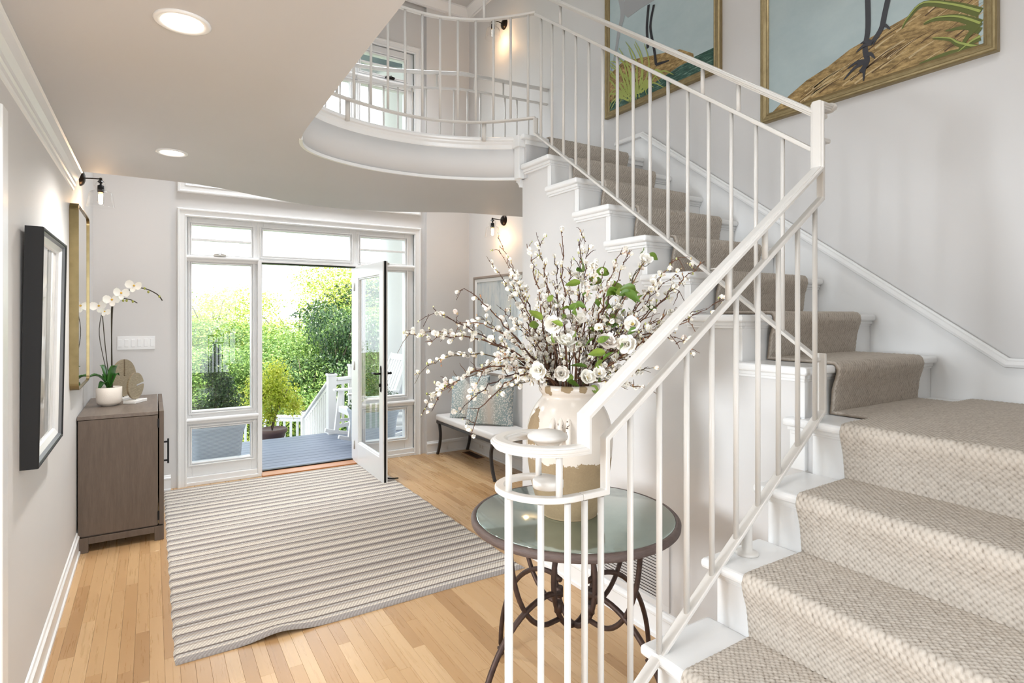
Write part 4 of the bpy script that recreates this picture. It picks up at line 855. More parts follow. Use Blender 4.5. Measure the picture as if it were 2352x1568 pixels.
# vase
m, g = mat('crackled_glaze', sg(228, 218, 206), 0.22); v = g.coord(); sep = g.add('SeparateXYZ', {0: v}); z = sep.outputs[2]
nz = g.noise(v, 26, 5, 0.7); nb = g.noise(v, 7, 3); zl = g.math('ADD', g.math('ADD', z, g.math('MULTIPLY', g.math('SUBTRACT', nz, 0.5), 0.07)), g.math('MULTIPLY', g.math('SUBTRACT', nb, 0.5), 0.04))
glz = g.math('GREATER_THAN', zl, 0.224)
def spot(cx_, cy_, cz_, r, sx=1.0, sz=1.0):
    d = g.add('VectorMath', {0: v, 1: (cx_, cy_, cz_)}, operation='SUBTRACT').outputs[0]
    d = g.add('VectorMath', {0: d, 1: (sx, sx, sz)}, operation='MULTIPLY').outputs[0]
    L = g.add('VectorMath', {0: d}, operation='LENGTH').outputs['Value']
    return g.math('GREATER_THAN', g.math('ADD', L, g.math('MULTIPLY', g.math('SUBTRACT', nz, 0.5), r * 1.6)), r)
sp = g.math('MULTIPLY', glz, spot(-0.150, 0.02, 0.345, 0.055, 1.3, 0.75))
for (a, b, c, r) in ((-0.080, -0.088, 0.500, 0.024), (-0.025, -0.118, 0.495, 0.018), (0.075, -0.115, 0.485, 0.016), (-0.11, -0.02, 0.483, 0.02), (0.155, -0.06, 0.235, 0.04)): sp = g.math('MULTIPLY', sp, spot(a, b, c, r))
clay = g.mix(g.noise(v, 11, 5, 0.65), sg(124, 104, 76), sg(172, 150, 116)); clay = g.mix(g.math('MULTIPLY', g.noise(v, 160, 2), 0.4), clay, sg(110, 92, 70))
glaze = g.mix(nb, sg(196, 184, 171), sg(216, 208, 198))
g.set(g.b.inputs['Base Color'], g.mix(sp, clay, glaze)); g.set(g.b.inputs['Roughness'], g.math('SUBTRACT', 0.8, g.math('MULTIPLY', sp, 0.58)))
g.bump(g.math('ADD', g.math('MULTIPLY', sp, 0.8), g.math('MULTIPLY', g.noise(v, 60, 4), 0.25)), 0.5, 0.004); M['vase'] = m
VX, VY, VZ = 1.378, 1.765, 0.7692
vase = empty('vase', (VX, VY, VZ), label='big weathered cream-glazed clay urn with bare brown base, standing on the round table', cat='vase')
vp = [(0.0, 0.0), (0.098, 0.0), (0.108, 0.006), (0.120, 0.03), (0.136, 0.075), (0.150, 0.13), (0.160, 0.19), (0.166, 0.25), (0.168, 0.30), (0.162, 0.345), (0.148, 0.39), (0.128, 0.425), (0.110, 0.448), (0.106, 0.458), (0.110, 0.466), (0.116, 0.474), (0.119, 0.486), (0.117, 0.497), (0.110, 0.502), (0.100, 0.500), (0.096, 0.48), (0.096, 0.40), (0.0, 0.39)]
VPP = [(p.x, p.z) for p in catmull([(r, 0, z_) for r, z_ in vp], 3)]
MB().lathe(VPP, 72, cap=False).build('body', M['vase'], vase)
m2, g2 = mat('chipped_handle', sg(222, 210, 196), 0.3); n1 = g2.noise(g2.coord(), 45, 3, 0.6); g2.set(g2.b.inputs['Base Color'], g2.mix(g2.math('GREATER_THAN', n1, 0.60), sg(226, 216, 204), sg(84, 66, 52))); g2.bump(n1, 0.5, 0.003)
for k, da in enumerate((-11, 0, 11)):
    a = math.radians(-140 + da); P = []
    for t in range(9):
        s_ = t / 8; z_ = 0.285 + 0.115 * s_; rr = 0.165 if z_ < 0.32 else 0.165 - (z_ - 0.32) ** 1.25 * 0.9
        P.append(Vector(((rr + 0.018 * math.sin(PI * s_)) * math.cos(a), (rr + 0.018 * math.sin(PI * s_)) * math.sin(a), z_)))
    MB().tube(P, [0.006, 0.0085, 0.010, 0.010, 0.010, 0.010, 0.010, 0.0085, 0.006], 10).build('ribbed_handle', m2, vase)

# ================================================================== BLOSSOM BRANCHES
m, g = mat('twig_bark', sg(108, 72, 50), 0.75); oi = g.add('ObjectInfo').outputs['Random']
g.set(g.b.inputs['Base Color'], g.mix(g.noise(g.coord(), 40, 3), g.ramp(oi, [(0, sg(72, 44, 34)), (0.5, sg(112, 72, 46)), (0.85, sg(138, 92, 58)), (1, sg(66, 74, 44))]), sg(60, 40, 30))); M['bark'] = m
m, g = mat('blossom_petal', sg(248, 243, 234), 0.6); oi = g.add('ObjectInfo').outputs['Random']; g.set(g.b.inputs['Base Color'], g.ramp(oi, [(0, sg(250, 246, 236)), (0.85, sg(248, 243, 235)), (1, sg(247, 230, 220))])); g.b.inputs['Subsurface Weight'].default_value = 0.15; g.b.inputs['Subsurface Radius'].default_value = (0.01, 0.01, 0.01); M['bpet'] = m
M['bcen'], _ = mat('stamen_yellow', sg(214, 190, 96), 0.7)
m, g = mat('bud_skin', sg(190, 196, 110), 0.6); g.set(g.b.inputs['Base Color'], g.ramp(g.noise(g.coord(), 22, 1), [(0.35, sg(176, 184, 104)), (0.5, sg(216, 208, 170)), (0.64, sg(168, 120, 84))])); M['bud'] = m
m, g = mat('fresh_leaf', sg(120, 158, 44), 0.4); oi = g.add('ObjectInfo').outputs['Random']; g.set(g.b.inputs['Base Color'], g.mix(g.noise(g.coord('Object', (1, 1, 1)), 24, 2), g.ramp(oi, [(0, sg(82, 116, 36)), (0.6, sg(132, 158, 54)), (1, sg(160, 180, 78))]), sg(74, 104, 34))); g.b.inputs['Subsurface Weight'].default_value = 0.1; M['fleaf'] = m
fa = empty('flowering_branches', (VX, VY, VZ + 0.40), label='large spray of brown branches with white blossoms and green leaves, in the cream urn', cat='flowers')
FO = Vector(fa.location); rf = random.Random(21)
def crook(a, b, bend, n, amp, r):
    """crooked path from a to b with a bow"""
    a, b = Vector(a), Vector(b); P = []
    for i in range(n + 1):
        t = i / n; p = a.lerp(b, t) + Vector(bend) * (4 * t * (1 - t)) * 0.5
        k = amp * min(1, t * 3); p += Vector((r.uniform(-k, k), r.uniform(-k, k), r.uniform(-k, k) * 0.7)); P.append(p)
    P[-1] = b; return P
bl1 = flower_mesh('blossom', [M['bpet'], M['bcen']], [(5, 0.0165, 0.0200, 0.35, 22, 0), (3, 0.0125, 0.0150, 0.5, 42, 0.4)], 0.0030, 6, 1)
bl2 = flower_mesh('blossom', [M['bpet'], M['bcen']], [(5, 0.0155, 0.0195, 0.6, 42, 0), (3, 0.0115, 0.0150, 0.5, 62, 0.3)], 0.0028, 5, 2)
bl3 = flower_mesh('blossom', [M['bpet'], M['bcen']], [(5, 0.0125, 0.0165, 0.9, 62, 0)], 0.0020, 0, 3)
big1 = flower_mesh('double_blossom', [M['bpet'], M['bcen']], [(8, 0.036, 0.031, 0.3, 14, 0), (7, 0.031, 0.027, 0.45, 32, 0.5), (6, 0.024, 0.022, 0.6, 52, 0.2)], 0.007, 12, 4)
big2 = flower_mesh('double_blossom', [M['bpet'], M['bcen']], [(6, 0.031, 0.033, 0.4, 18, 0), (6, 0.026, 0.027, 0.5, 40, 0.5)], 0.006, 10, 5)
buds = MB(); nb_ = 0; spots = []; CAMP = Vector((0, 0, 1.54))
tips = TIPS + [(TIPS[i][0] + rf.uniform(-.12, .12), TIPS[i][1] + rf.uniform(-.12, .12), TIPS[i][2] - rf.uniform(0.02, .14)) for i in range(0, 40, 2)]
for ti, tip in enumerate(tips):
    a0 = rf.uniform(0, 2 * PI); d = Vector(tip) - (FO + Vector((0, 0, 0.06))); d2 = Vector((d.x, d.y, 0)); hd = d2.normalized() if d2.length > 0.01 else Vector((1, 0, 0))
    st = Vector((hd.x * 0.055 + rf.uniform(-.02, .02), hd.y * 0.055 + rf.uniform(-.02, .02), 0.0)); mouth = Vector((hd.x * 0.075, hd.y * 0.075, 0.105)); tl = Vector(tip) - FO
    low = tl.z < 0.35; far = d2.length > 0.4
    bend = Vector((0, 0, 0.16 if (low and far) else 0.05)) + hd * (-0.02 if not far else 0.0)
    n = max(8, int(d.length / 0.028)); P = [st, mouth.lerp(st, 0.5)] + crook(mouth, tl, bend, n, 0.0065, rf)
    if far and ti % 3 != 1: P[-1] = P[-1] + Vector((0, 0, -0.02)); P.append(P[-1] + Vector((hd.x * 0.02, hd.y * 0.02, -0.04)))
    L = len(P); r0 = rf.uniform(0.0032, 0.0052); mb = MB(); mb.tube(P, [r0 * (1 - 0.78 * i / (L - 1)) for i in range(L)], 6)
    # side twigs
    bo = None; loc_spots = []
    for i in range(3, L - 1):
        p = P[i]; t = i / L; dd = (P[i + 1] - P[i]).normalized()
        if rf.random() < 0.55:
            ln = rf.uniform(0.025, 0.085) * (1.15 - 0.5 * t)
            q = (dd * 0.9 + Vector((rf.uniform(-1, 1), rf.uniform(-1, 1), rf.uniform(-0.5, 1.0)))).normalized()
            if p.y + FO.y < 1.26 and q.y < 0: q.y *= -1
            Q = crook(p, p + q * ln, Vector((0, 0, rf.uniform(-0.01, 0.02))), 4, 0.004, rf); mb.tube(Q, [0.0017, 0.0015, 0.0013, 0.0010, 0.0006], 4, False)
            for w in (1, 2, 3, 4):
                if rf.random() < 0.5: loc_spots.append((Q[w], q, t, 0))
        # clustered flowers sitting close on the branch
        if t < 0.92 and rf.random() < 0.68 * (1.12 - 0.55 * t):
            for _ in range(rf.choice((1, 2, 2, 3))):
                q = (dd * 0.3 + Vector((rf.uniform(-1, 1), rf.uniform(-1, 1), rf.uniform(-0.7, 1)))).normalized(); loc_spots.append((p.lerp(P[i + 1], rf.random()) + q * rf.uniform(0.003, 0.014), q, t, 1))
        if rf.random() < 0.8: mb.ball(P[i] + Vector((rf.uniform(-1, 1), rf.uniform(-1, 1), rf.uniform(-1, 1))) * r0 * 0.9, rf.uniform(0.0018, 0.0034), 5, 3)
    bo = mb.build('branch', M['bark'], fa)
    spots += [(p, q, t, k, bo) for p, q, t, k in loc_spots]
def facing(p, q):
    """blossom axis: outward along q, biased away from the centre of the spray"""
    o = (Vector((p.x, p.y, (p.z - 0.2) * 0.6))).normalized(); v_ = (q * 0.8 + o * 0.6 + Vector((rf.uniform(-.4, .4), rf.uniform(-.4, .4), rf.uniform(-.2, .4)))); return v_.normalized()
rf.shuffle(spots); fl_ = [sp_ for sp_ in spots if sp_[3] == 1 and rf.random() < (1.0 if sp_[2] < 0.7 else 0.75)]; fl_ += [sp_ for sp_ in spots if sp_[3] == 0 and rf.random() < 0.15]
chosen = set(id(x) for x in fl_); fl_.sort(key=lambda sp_: (sp_[0] + FO - CAMP).length); print('BLOSSOMS', len(fl_)); fl_ = fl_[:1400]
def place_fl(o_parent, me, p, ax, sc_): 
    o = link_mesh('blossom', me, o_parent, p + ax * 0.003, scale=sc_); o.rotation_euler = (ax.to_track_quat('Z', 'Y') @ Matrix.Rotation(rf.uniform(0, 6.28), 3, 'Z').to_quaternion()).to_euler(); return o
extra = MB()
def add_me(mb, me, mtx):
    b0 = len(mb.v); mb.v += [tuple(mtx @ v_.co) for v_ in me.vertices]
    for f in me.polygons: mb.f.append([b0 + i for i in f.vertices]); mb.m.append(f.material_index); mb.sm.append(True)
for j, (p, q, t, k, bo) in enumerate(fl_):
    me = rf.choice((bl1, bl1, bl2, bl2, bl3)) if t < 0.75 else rf.choice((bl2, bl3, bl3)); ax = facing(p, q); sc_ = rf.uniform(0.75, 1.2)
    if j < 285: place_fl(bo, me, p, ax, sc_)
    else: add_me(extra, me, Matrix.Translation(p) @ (ax.to_track_quat('Z', 'Y') @ Matrix.Rotation(rf.uniform(0, 6.28), 3, 'Z').to_quaternion()).to_matrix().to_4x4() @ Matrix.Scale(sc_, 4))
extra.build('blossoms', [M['bpet'], M['bcen']], fa, kind='stuff')
for p, q, t, k, bo in spots:
    if k == 0 and nb_ < 620: r_ = rf.uniform(0.0024, 0.0050); buds.ball(p + q * r_ * 0.6, r_, 6, 4, (0.85, 0.85, 1.25)); nb_ += 1
buds.build('buds', M['bud'], fa, kind='stuff')
for i, b in enumerate(BIG):
    p = Vector(b) - FO; ax = (CAMP - Vector(b)).normalized() * 0.75 + Vector((rf.uniform(-.5, .5), rf.uniform(-.3, .3), rf.uniform(-.1, .7))); ax.normalize()
    o = link_mesh('double_blossom', big1 if i % 2 else big2, fa, p, scale=rf.uniform(0.85, 1.12)); o.rotation_euler = (ax.to_track_quat('Z', 'Y') @ Matrix.Rotation(rf.uniform(0, 6.28), 3, 'Z').to_quaternion()).to_euler()
    MB().tube([p - ax * 0.003, p.lerp(Vector((p.x, p.y, 0)).normalized() * 0.07 + Vector((0, 0, 0.14)), 0.5), Vector((p.x, p.y, 0)).normalized() * 0.07 + Vector((0, 0, 0.12)), Vector((p.x, p.y, 0)).normalized() * 0.05], 0.0018, 5).build('flower_stem', M['bark'], fa)
def leaf_mesh(L, W):
    P = np.zeros((9, 5, 3))
    for i in range(9):
        t = i / 8; w = W * (math.sin(PI * min(1, 0.06 + 0.94 * t) ** 0.8)) if i < 8 else 0.0
        for j in range(5): u = (j - 2) / 2; P[i, j] = (L * t, w * u, -0.22 * L * t * t + 0.25 * w * abs(u) + 0.0012 * (i % 2))
    mb = MB(); add_grid(mb, P, Matrix.Identity(4)); return mb.mesh('leaf', M['fleaf'])
lm = [leaf_mesh(0.052, 0.014), leaf_mesh(0.064, 0.018), leaf_mesh(0.042, 0.012)]
LV = LV + [(x + rf.uniform(-.06, .06), y + rf.uniform(-.04, .04), z + rf.uniform(-.07, .05)) for x, y, z in LV]
for i, b in enumerate(LV):
    for k in range(rf.choice((1, 1, 2)) if i not in (1, 2, 3) else 3):
        p = Vector(b) - FO; a = rf.uniform(0, 6.28)
        o = link_mesh('leaf', lm[(i + k) % 3], fa, p + Vector((rf.uniform(-.012, .012), rf.uniform(-.012, .012), rf.uniform(-.012, .012))), (rf.uniform(0.5, 1.5), rf.uniform(-0.9, 0.9), math.radians(rf.choice((-60, -20, 150, 200, 100, 30)) + rf.uniform(-25, 25))), rf.uniform(0.85, 1.15))

# ================================================================== BENCH, CUSHIONS, PICTURE ABOVE IT
m, g = mat('bench_linen', sg(218, 215, 212), 0.9); v = g.coord('Object', (1, 1, 1)); g.bump(g.noise(v, 500, 2), 0.3, 0.001); M['linen'] = m
m, g = mat('bench_frame_black', sg(46, 42, 42), 0.4); M['bframe'] = m
bn = empty('bench', (2.855, 5.15, 0), label='pale grey upholstered bench with dark curved legs on the right wall by the front door', cat='bench')
hw, hl = 0.200, 0.635
c = MB().box(-hw - 0.008, -hl, 0.372, hw + 0.008, hl, 0.440).build('seat', M['linen'], bn, 0.022, seg=4)
MB().box(-hw, -hl + 0.01, 0.345, hw, hl - 0.01, 0.373).build('seat_frame', M['bframe'], bn, 0.003)
for sx in (-1, 1):
    for sy in (-1, 1):
        mb = MB(); Pth = catmull([(0, sy * 0.0, 0.365), (0, -sy * 0.035, 0.335), (0, -sy * 0.062, 0.25), (0, -sy * 0.055, 0.15), (0, -sy * 0.018, 0.05), (0, sy * 0.012, 0.0)], 4)
        W_ = [0.05, 0.045, 0.04, 0.034, 0.03, 0.028, 0.027, 0.026, 0.026, 0.026, 0.026, 0.026, 0.025, 0.025, 0.024, 0.024, 0.023, 0.022, 0.022, 0.021, 0.02]
        b0 = len(mb.v)
        for i, p in enumerate(Pth):
            t_ = (Pth[min(i + 1, len(Pth) - 1)] - Pth[max(i - 1, 0)]).normalized(); nn = Vector((0, t_.z, -t_.y)); w_ = W_[i] / 2
            for (a, b) in ((-1, -1), (1, -1), (1, 1), (-1, 1)): q_ = p + Vector((a * 0.014, 0, 0)) + nn * b * w_; q_.z = max(q_.z, 0.0) if i == len(Pth) - 1 else q_.z; mb.v.append(tuple(q_))
        for i in range(len(Pth) - 1):
            for k in range(4): a, b = b0 + i * 4 + k, b0 + i * 4 + (k + 1) % 4; mb.f.append([a, b, b + 4, a + 4]); mb.m.append(0); mb.sm.append(False)
        e = b0 + (len(Pth) - 1) * 4; mb.f.append([e, e + 1, e + 2, e + 3]); mb.m.append(0); mb.sm.append(False)
        mb.build('leg', M['bframe'], bn, 0.003, loc=(sx * (hw - 0.016), sy * (hl - 0.02), 0))
# spotted cushions
m, g = mat('fawn_spot_fabric', sg(170, 186, 186), 0.9); v = g.coord('Object'); sx_ = g.add('SeparateXYZ', {0: v}).outputs
band = g.math('ABSOLUTE', g.math('ADD', sx_[0], g.math('MULTIPLY', g.math('SUBTRACT', g.noise(v, 6, 3), 0.5), 0.05)))
vo = g.add('TexVoronoi', {'Vector': g.coord('Object', (1, 0.3, 0.66)), 'Scale': 84.0, 'Randomness': 0.75}, feature='F1').outputs['Distance']
spt = g.math('LESS_THAN', vo, g.math('ADD', 0.34, g.math('MULTIPLY', band, 0.65)))
ground = g.ramp(band, [(0.0, sg(206, 196, 184)), (0.035, sg(196, 192, 184)), (0.08, sg(168, 180, 176)), (0.16, sg(158, 174, 176)), (0.24, sg(152, 168, 174))])
g.set(g.b.inputs['Base Color'], g.mix(g.math('MULTIPLY', spt, g.math('MINIMUM', 1.0, g.math('MULTIPLY', band, 22.0))), ground, sg(226, 226, 220))); g.bump(g.noise(v, 300, 2), 0.2, 0.001); M['fawn'] = m
def pillow_mesh(S_, seed):
    n = 36; u = np.linspace(-1, 1, n + 1); U, V = np.meshgrid(u, u); r = np.random.RandomState(seed)
    th = 0.075 * np.clip((1 - U ** 2) * (1 - V ** 2), 0, 1) ** 0.42
    chop = np.exp(-(U / 0.24) ** 2) * np.clip((V + 0.15) / 1.15, 0, 1) ** 2
    X = S_ / 2 * U * (1 - 0.07 * (1 - V ** 2)) ; Z = S_ / 2 * V * (1 - 0.07 * (1 - U ** 2)) - 0.075 * chop
    X = X * (1 - 0.05 * np.clip(V, 0, 1)); wr = 0.004 * np.sin(U * 9 + V * 4 + seed) * np.clip(1 - np.abs(V), 0, 1)
    F = np.stack([X, -(th + wr) + 0.02 * chop, Z], -1); B = np.stack([X, th, Z], -1)
    me1 = grid_mesh('a', F, M['fawn']); me2 = grid_mesh('b', B[:, ::-1], M['fawn']); bm = bmesh.new(); bm.from_mesh(me1); bm.from_mesh(me2)
    bmesh.ops.remove_doubles(bm, verts=bm.verts, dist=0.0015); bmesh.ops.recalc_face_normals(bm, faces=bm.faces); me = bpy.data.meshes.new('throw_pillow'); bm.to_mesh(me); bm.free()
    for p in me.polygons: p.use_smooth = True
    me.materials.clear(); me.materials.append(M['fawn']); return me
p1 = link_mesh('throw_pillow', pillow_mesh(0.49, 1), None, (2.86, 4.93, 0.672), (math.radians(-10), math.radians(2), math.radians(-42)))
tag(p1, 'blue-grey spotted square cushion in front, the one nearer the stairs on the bench', 'cushion', 'fawn spotted cushions on the bench')
p2 = link_mesh('throw_pillow', pillow_mesh(0.46, 2), None, (2.87, 5.38, 0.66), (math.radians(-12), math.radians(-3), math.radians(-48)))
tag(p2, 'blue-grey spotted square cushion partly hidden behind the other one, nearer the door', 'cushion', 'fawn spotted cushions on the bench')
bp_ = empty('framed_picture', (XR, 5.07, 1.425), label='pale blue-grey abstract picture in a taupe wood frame on the wall above the bench', cat='picture', rz=PI)
hw, hh = 0.595, 0.533
MB().sweep([(0, 0), (0.03, 0), (0.034, -0.004), (0.034, -0.022), (0.026, -0.028), (0, -0.028)], rp(hw, hh), (1, 0, 0), closed=True).build('frame', paint('taupe_wood', sg(168, 154, 142), 0.5, 0.2, 0.2, 40), bp_)
MB().sweep([(0.004, -0.026), (0.026, -0.026), (0.020, -0.062), (0.004, -0.064)], rp(hw, hh), (1, 0, 0), closed=True).build('white_liner', M['trim'], bp_)
m, g = mat('abstract_print', sg(190, 198, 202), 0.35); v = g.coord('Object', (1, 3, 0.9)); n1 = g.noise(v, 3.2, 6, 0.7); g.set(g.b.inputs['Base Color'], g.ramp(n1, [(0.3, sg(150, 160, 164)), (0.45, sg(188, 196, 198)), (0.6, sg(206, 208, 204)), (0.75, sg(176, 166, 150))])); g.b.inputs['Coat Weight'].default_value = 1.0; g.b.inputs['Coat Roughness'].default_value = 0.02
MB().box(0.006, -hw + 0.05, -hh + 0.05, 0.014, hw - 0.05, hh - 0.05).build('print', m, bp_)

# ================================================================== LARGE PAINTINGS ON THE STAIR WALL
m, g = mat('gilt_frame', sg(158, 138, 96), 0.38, 0.55); n1 = g.noise(g.coord('Object', (20, 3, 3)), 8, 4, 0.7); g.set(g.b.inputs['Base Color'], g.mix(n1, sg(116, 98, 62), sg(186, 168, 126))); g.bump(n1, 0.3, 0.002); M['gilt'] = m
m, g = mat('painted_sky', sg(176, 194, 196), 0.45); n1 = g.noise(g.coord('Object', (1, 1, 1.6)), 4, 6, 0.7); g.set(g.b.inputs['Base Color'], g.mix(n1, sg(160, 180, 184), sg(192, 206, 206))); M['psky'] = m
m, g = mat('painted_bank', sg(150, 122, 72), 0.5); v = g.coord('Object', (1, 3, 9), (0.6, 0, 0)); n1 = g.noise(v, 6, 6, 0.75); g.set(g.b.inputs['Base Color'], g.ramp(n1, [(0.3, sg(88, 66, 34)), (0.45, sg(138, 112, 64)), (0.6, sg(184, 154, 100)), (0.75, sg(206, 182, 134))])); M['pbank'] = m
m, g = mat('painted_water', sg(40, 78, 68), 0.4); n1 = g.noise(g.coord('Object', (1, 2, 14), (0.25, 0, 0)), 7, 4, 0.7); g.set(g.b.inputs['Base Color'], g.ramp(n1, [(0.35, sg(24, 54, 46)), (0.55, sg(52, 92, 78)), (0.7, sg(140, 168, 156))])); M['pwat'] = m
M['pdark'] = paint('painted_leg', sg(44, 42, 48), 0.4, 0.3, 0.1, 60); M['pgrass'] = paint('painted_grass', sg(104, 112, 34), 0.45, 0.2, 0.1, 20); M['pgrass2'] = paint('painted_grass_light', sg(176, 188, 96), 0.45, 0.15, 0.1, 20)
M['pgrey'] = paint('painted_plumage', sg(176, 178, 180), 0.5, 0.15, 0.1, 14); M['pstreak'] = paint('painted_streak', sg(212, 188, 142), 0.5, 0.1, 0.1, 30); M['pbrown'] = paint('painted_shade', sg(92, 66, 34), 0.5, 0.1, 0.1, 30)
def painting(y0, y1, z0, h, label):
    yc, zc = (y0 + y1) / 2, z0 + h / 2; t = empty('painting', (XR, yc, zc), label=label, cat='painting', group=None)
    w2, h2 = (y1 - y0) / 2, h / 2; P = [(0, -w2, -h2), (0, w2, -h2), (0, w2, h2), (0, -w2, h2)]
    MB().sweep([(0, 0), (0.030, 0), (0.036, 0.006), (0.036, 0.014), (0.030, 0.020), (0.026, 0.036), (0.030, 0.042), (0.024, 0.050), (0.016, 0.052), (0, 0.052)], P, (-1, 0, 0), closed=True).build('frame', M['gilt'], t)
    MB().box(-0.020, -w2 + 0.045, -h2 + 0.045, -0.004, w2 - 0.045, h2 - 0.045).build('canvas', M['psky'], t)
    def fill(pts, m_, lay, name):
        lim = lambda a, b: (min(max(a - yc, -w2 + 0.05), w2 - 0.05), min(max(b - zc, -h2 + 0.05), h2 - 0.05))
        MB().prism([lim(a, b) for a, b in pts], 0, -0.0205 - 0.0004 * lay, -0.019).build(name, m_, t)
    def blade(mb, pts, w, lay):
        C_ = catmull([(0, a - yc, b - zc) for a, b in pts], 5); L = []; Rr = []
        for i, p in enumerate(C_):
            tt = (C_[min(i + 1, len(C_) - 1)] - C_[max(i - 1, 0)]).normalized(); n_ = Vector((0, -tt.z, tt.y)); ww = w * (1 - i / len(C_)) ** 0.7 if w > 0 else -w
            L.append(p + n_ * ww); Rr.append(p - n_ * ww)
        cl = lambda p: (-0.0205 - 0.0004 * lay, min(max(p.y, -w2 + 0.05), w2 - 0.05), min(max(p.z, -h2 + 0.05), h2 - 0.05))
        b0 = len(mb.v); mb.v += [cl(p) for p in L] + [cl(p) for p in Rr]; n_ = len(L)
        for i in range(n_ - 1): mb.f.append([b0 + i, b0 + i + 1, b0 + n_ + i + 1, b0 + n_ + i]); mb.m.append(0); mb.sm.append(False)
    return t, fill, blade
t, fill, blade = painting(0.958, 2.083, 2.672, 1.32, 'gilt-framed painting of dark bird legs on a brown bank, the nearer and bigger one')
fill(BANK, M['pbank'], 1, 'painted_bank')
mb = MB(); rr = random.Random(2)
for i in range(34):
    y = rr.uniform(1.05, 1.85); z = rr.uniform(2.72, 2.72 + (2.0 - y) * 0.34); l = rr.uniform(0.05, 0.16); blade(mb, [(y, z), (y - l * 0.5, z + l * 0.22), (y - l, z + l * 0.38)], rr.uniform(0.002, 0.006), 2)
mb.build('light_streaks', M['pstreak'], t, kind='stuff')
mb = MB()
for i in range(30):
    y = rr.uniform(1.05, 1.9); z = rr.uniform(2.71, 2.71 + (2.0 - y) * 0.33); l = rr.uniform(0.05, 0.18); blade(mb, [(y, z), (y - l * 0.5, z + l * 0.24), (y - l, z + l * 0.36)], rr.uniform(0.001, 0.004), 3)
mb.build('dark_streaks', M['pbrown'], t, kind='stuff')
mb = MB()
fill([(1.75, 3.55), (1.62, 3.50), (1.30, 3.56), (1.18, 3.70), (1.22, 3.84), (1.70, 3.80)], M['pgrey'], 4, 'painted_body')
for q_, L_ in enumerate(([(1.50, 3.60), (1.49, 3.40)] + LEGA, [(1.33, 3.60), (1.35, 3.36)] + LEGB)): blade(mb, L_, -0.013, 5 + q_)
for q_, T_ in enumerate((TOESA, TOESB)):
    for i in range(0, len(T_) - 1, 2): blade(mb, [T_[i], ((T_[i][0] + T_[i + 1][0]) / 2, (T_[i][1] + T_[i + 1][1]) / 2 + 0.012), T_[i + 1]], 0.012, 7 + q_ * 3 + i * 0.35)
mb.build('painted_legs', M['pdark'], t)
mb = MB()
for i, G in enumerate((GB0, GB1, GB2, GB3, GB4, GB5, GB6)): blade(mb, G, 0.020 if i < 2 else 0.014, 4 + i * 0.5)
mb.build('painted_grass', M['pgrass'], t)
mb = MB()
for i, G in enumerate((GB0, GB1, GB3, GB4)): blade(mb, [(a, b + 0.006) for a, b in G], 0.005, 8 + i * 0.5)
mb.build('painted_grass_highlights', M['pgrass2'], t)
t, fill, blade = painting(2.372, 3.462, 3.098, 1.32, 'gilt-framed painting of a pale grey wading bird and grass, farther up the stairs')
fill(WATER, M['pwat'], 1, 'painted_water'); fill(ROCK, M['pbank'], 2, 'painted_rock'); fill(BODY, M['pgrey'], 3, 'painted_body')
mb = MB(); blade(mb, BIRD[:5], 0.03, 4); mb.build('painted_plume', M['pgrey'], t)
mb = MB(); blade(mb, LEGS, -0.012, 4); blade(mb, LEGS2[:4], -0.011, 5); blade(mb, LEGS2[3:], 0.012, 5.5); mb.build('painted_legs', M['pdark'], t)
mb = MB()
for i, G in enumerate((GS0, GS1, GS2, GS3, GS4, GS5, GS6, GS7, GS8)):
    [blade(mb, [(a + dx * (j + 0.6), b - abs(dx) * 0.5 * j) for j, (a, b) in enumerate(G)], 0.009, 6 + i * 0.5 + q_ * 0.1) for q_, dx in enumerate((0, 0.05, -0.04, 0.09))]
mb.build('painted_grass', M['pgrass2'], t)
# ================================================================== PORCH AND GARDEN
ZD = -0.05
m, g = mat('deck_board', sg(128, 136, 152), 0.55); n1 = g.noise(g.coord('Object', (1.2, 30, 30)), 4, 4, 0.6); g.set(g.b.inputs['Base Color'], g.mix(n1, sg(104, 112, 130), sg(150, 157, 172))); g.bump(n1, 0.15, 0.002); M['deck'] = m
dk = empty('porch_deck', (1.0, 6.9, ZD), label='blue-grey boarded porch deck outside the open front door', cat='deck')
sp = 0.128; y = 6.035; i = 0
while y < 7.8:
    y1 = y + sp - 0.006; MB().box(-3.4, y - 6.9, -0.028, 4.2, y1 - 6.9, 0).build('deck_board', M['deck'], dk, 0.003, seg=1); y += sp
MB().box(-3.4, 6.03 - 6.9, -0.25, 4.2, y - 0.02 - 6.9, -0.03).box(1.35, 7.7 - 6.9, -0.25, 4.2, 8.15 - 6.9, -0.001).build('deck_frame', M['deck'], dk)
M['porch'] = paint('porch_white', sg(236, 234, 232), 0.45, 0.01, 0.05, 20)
MB().box(-4.5, 6.02, 5.15, 5.2, 8.35, 5.35).build('porch_ceiling', paint('porch_ceiling_blue', sg(150, 160, 172), 0.6), kind='structure')
MB().box(-4.5, 8.2, 4.95, 5.2, 8.35, 5.16).build('porch_beam', M['porch'], kind='structure')
MB().box(-4.5, 6.02, -0.3, 0.14, 6.12, 5.16).box(2.56, 6.02, -0.3, 5.2, 6.12, 5.16).build('wall_outside', M['porch'], kind='structure')
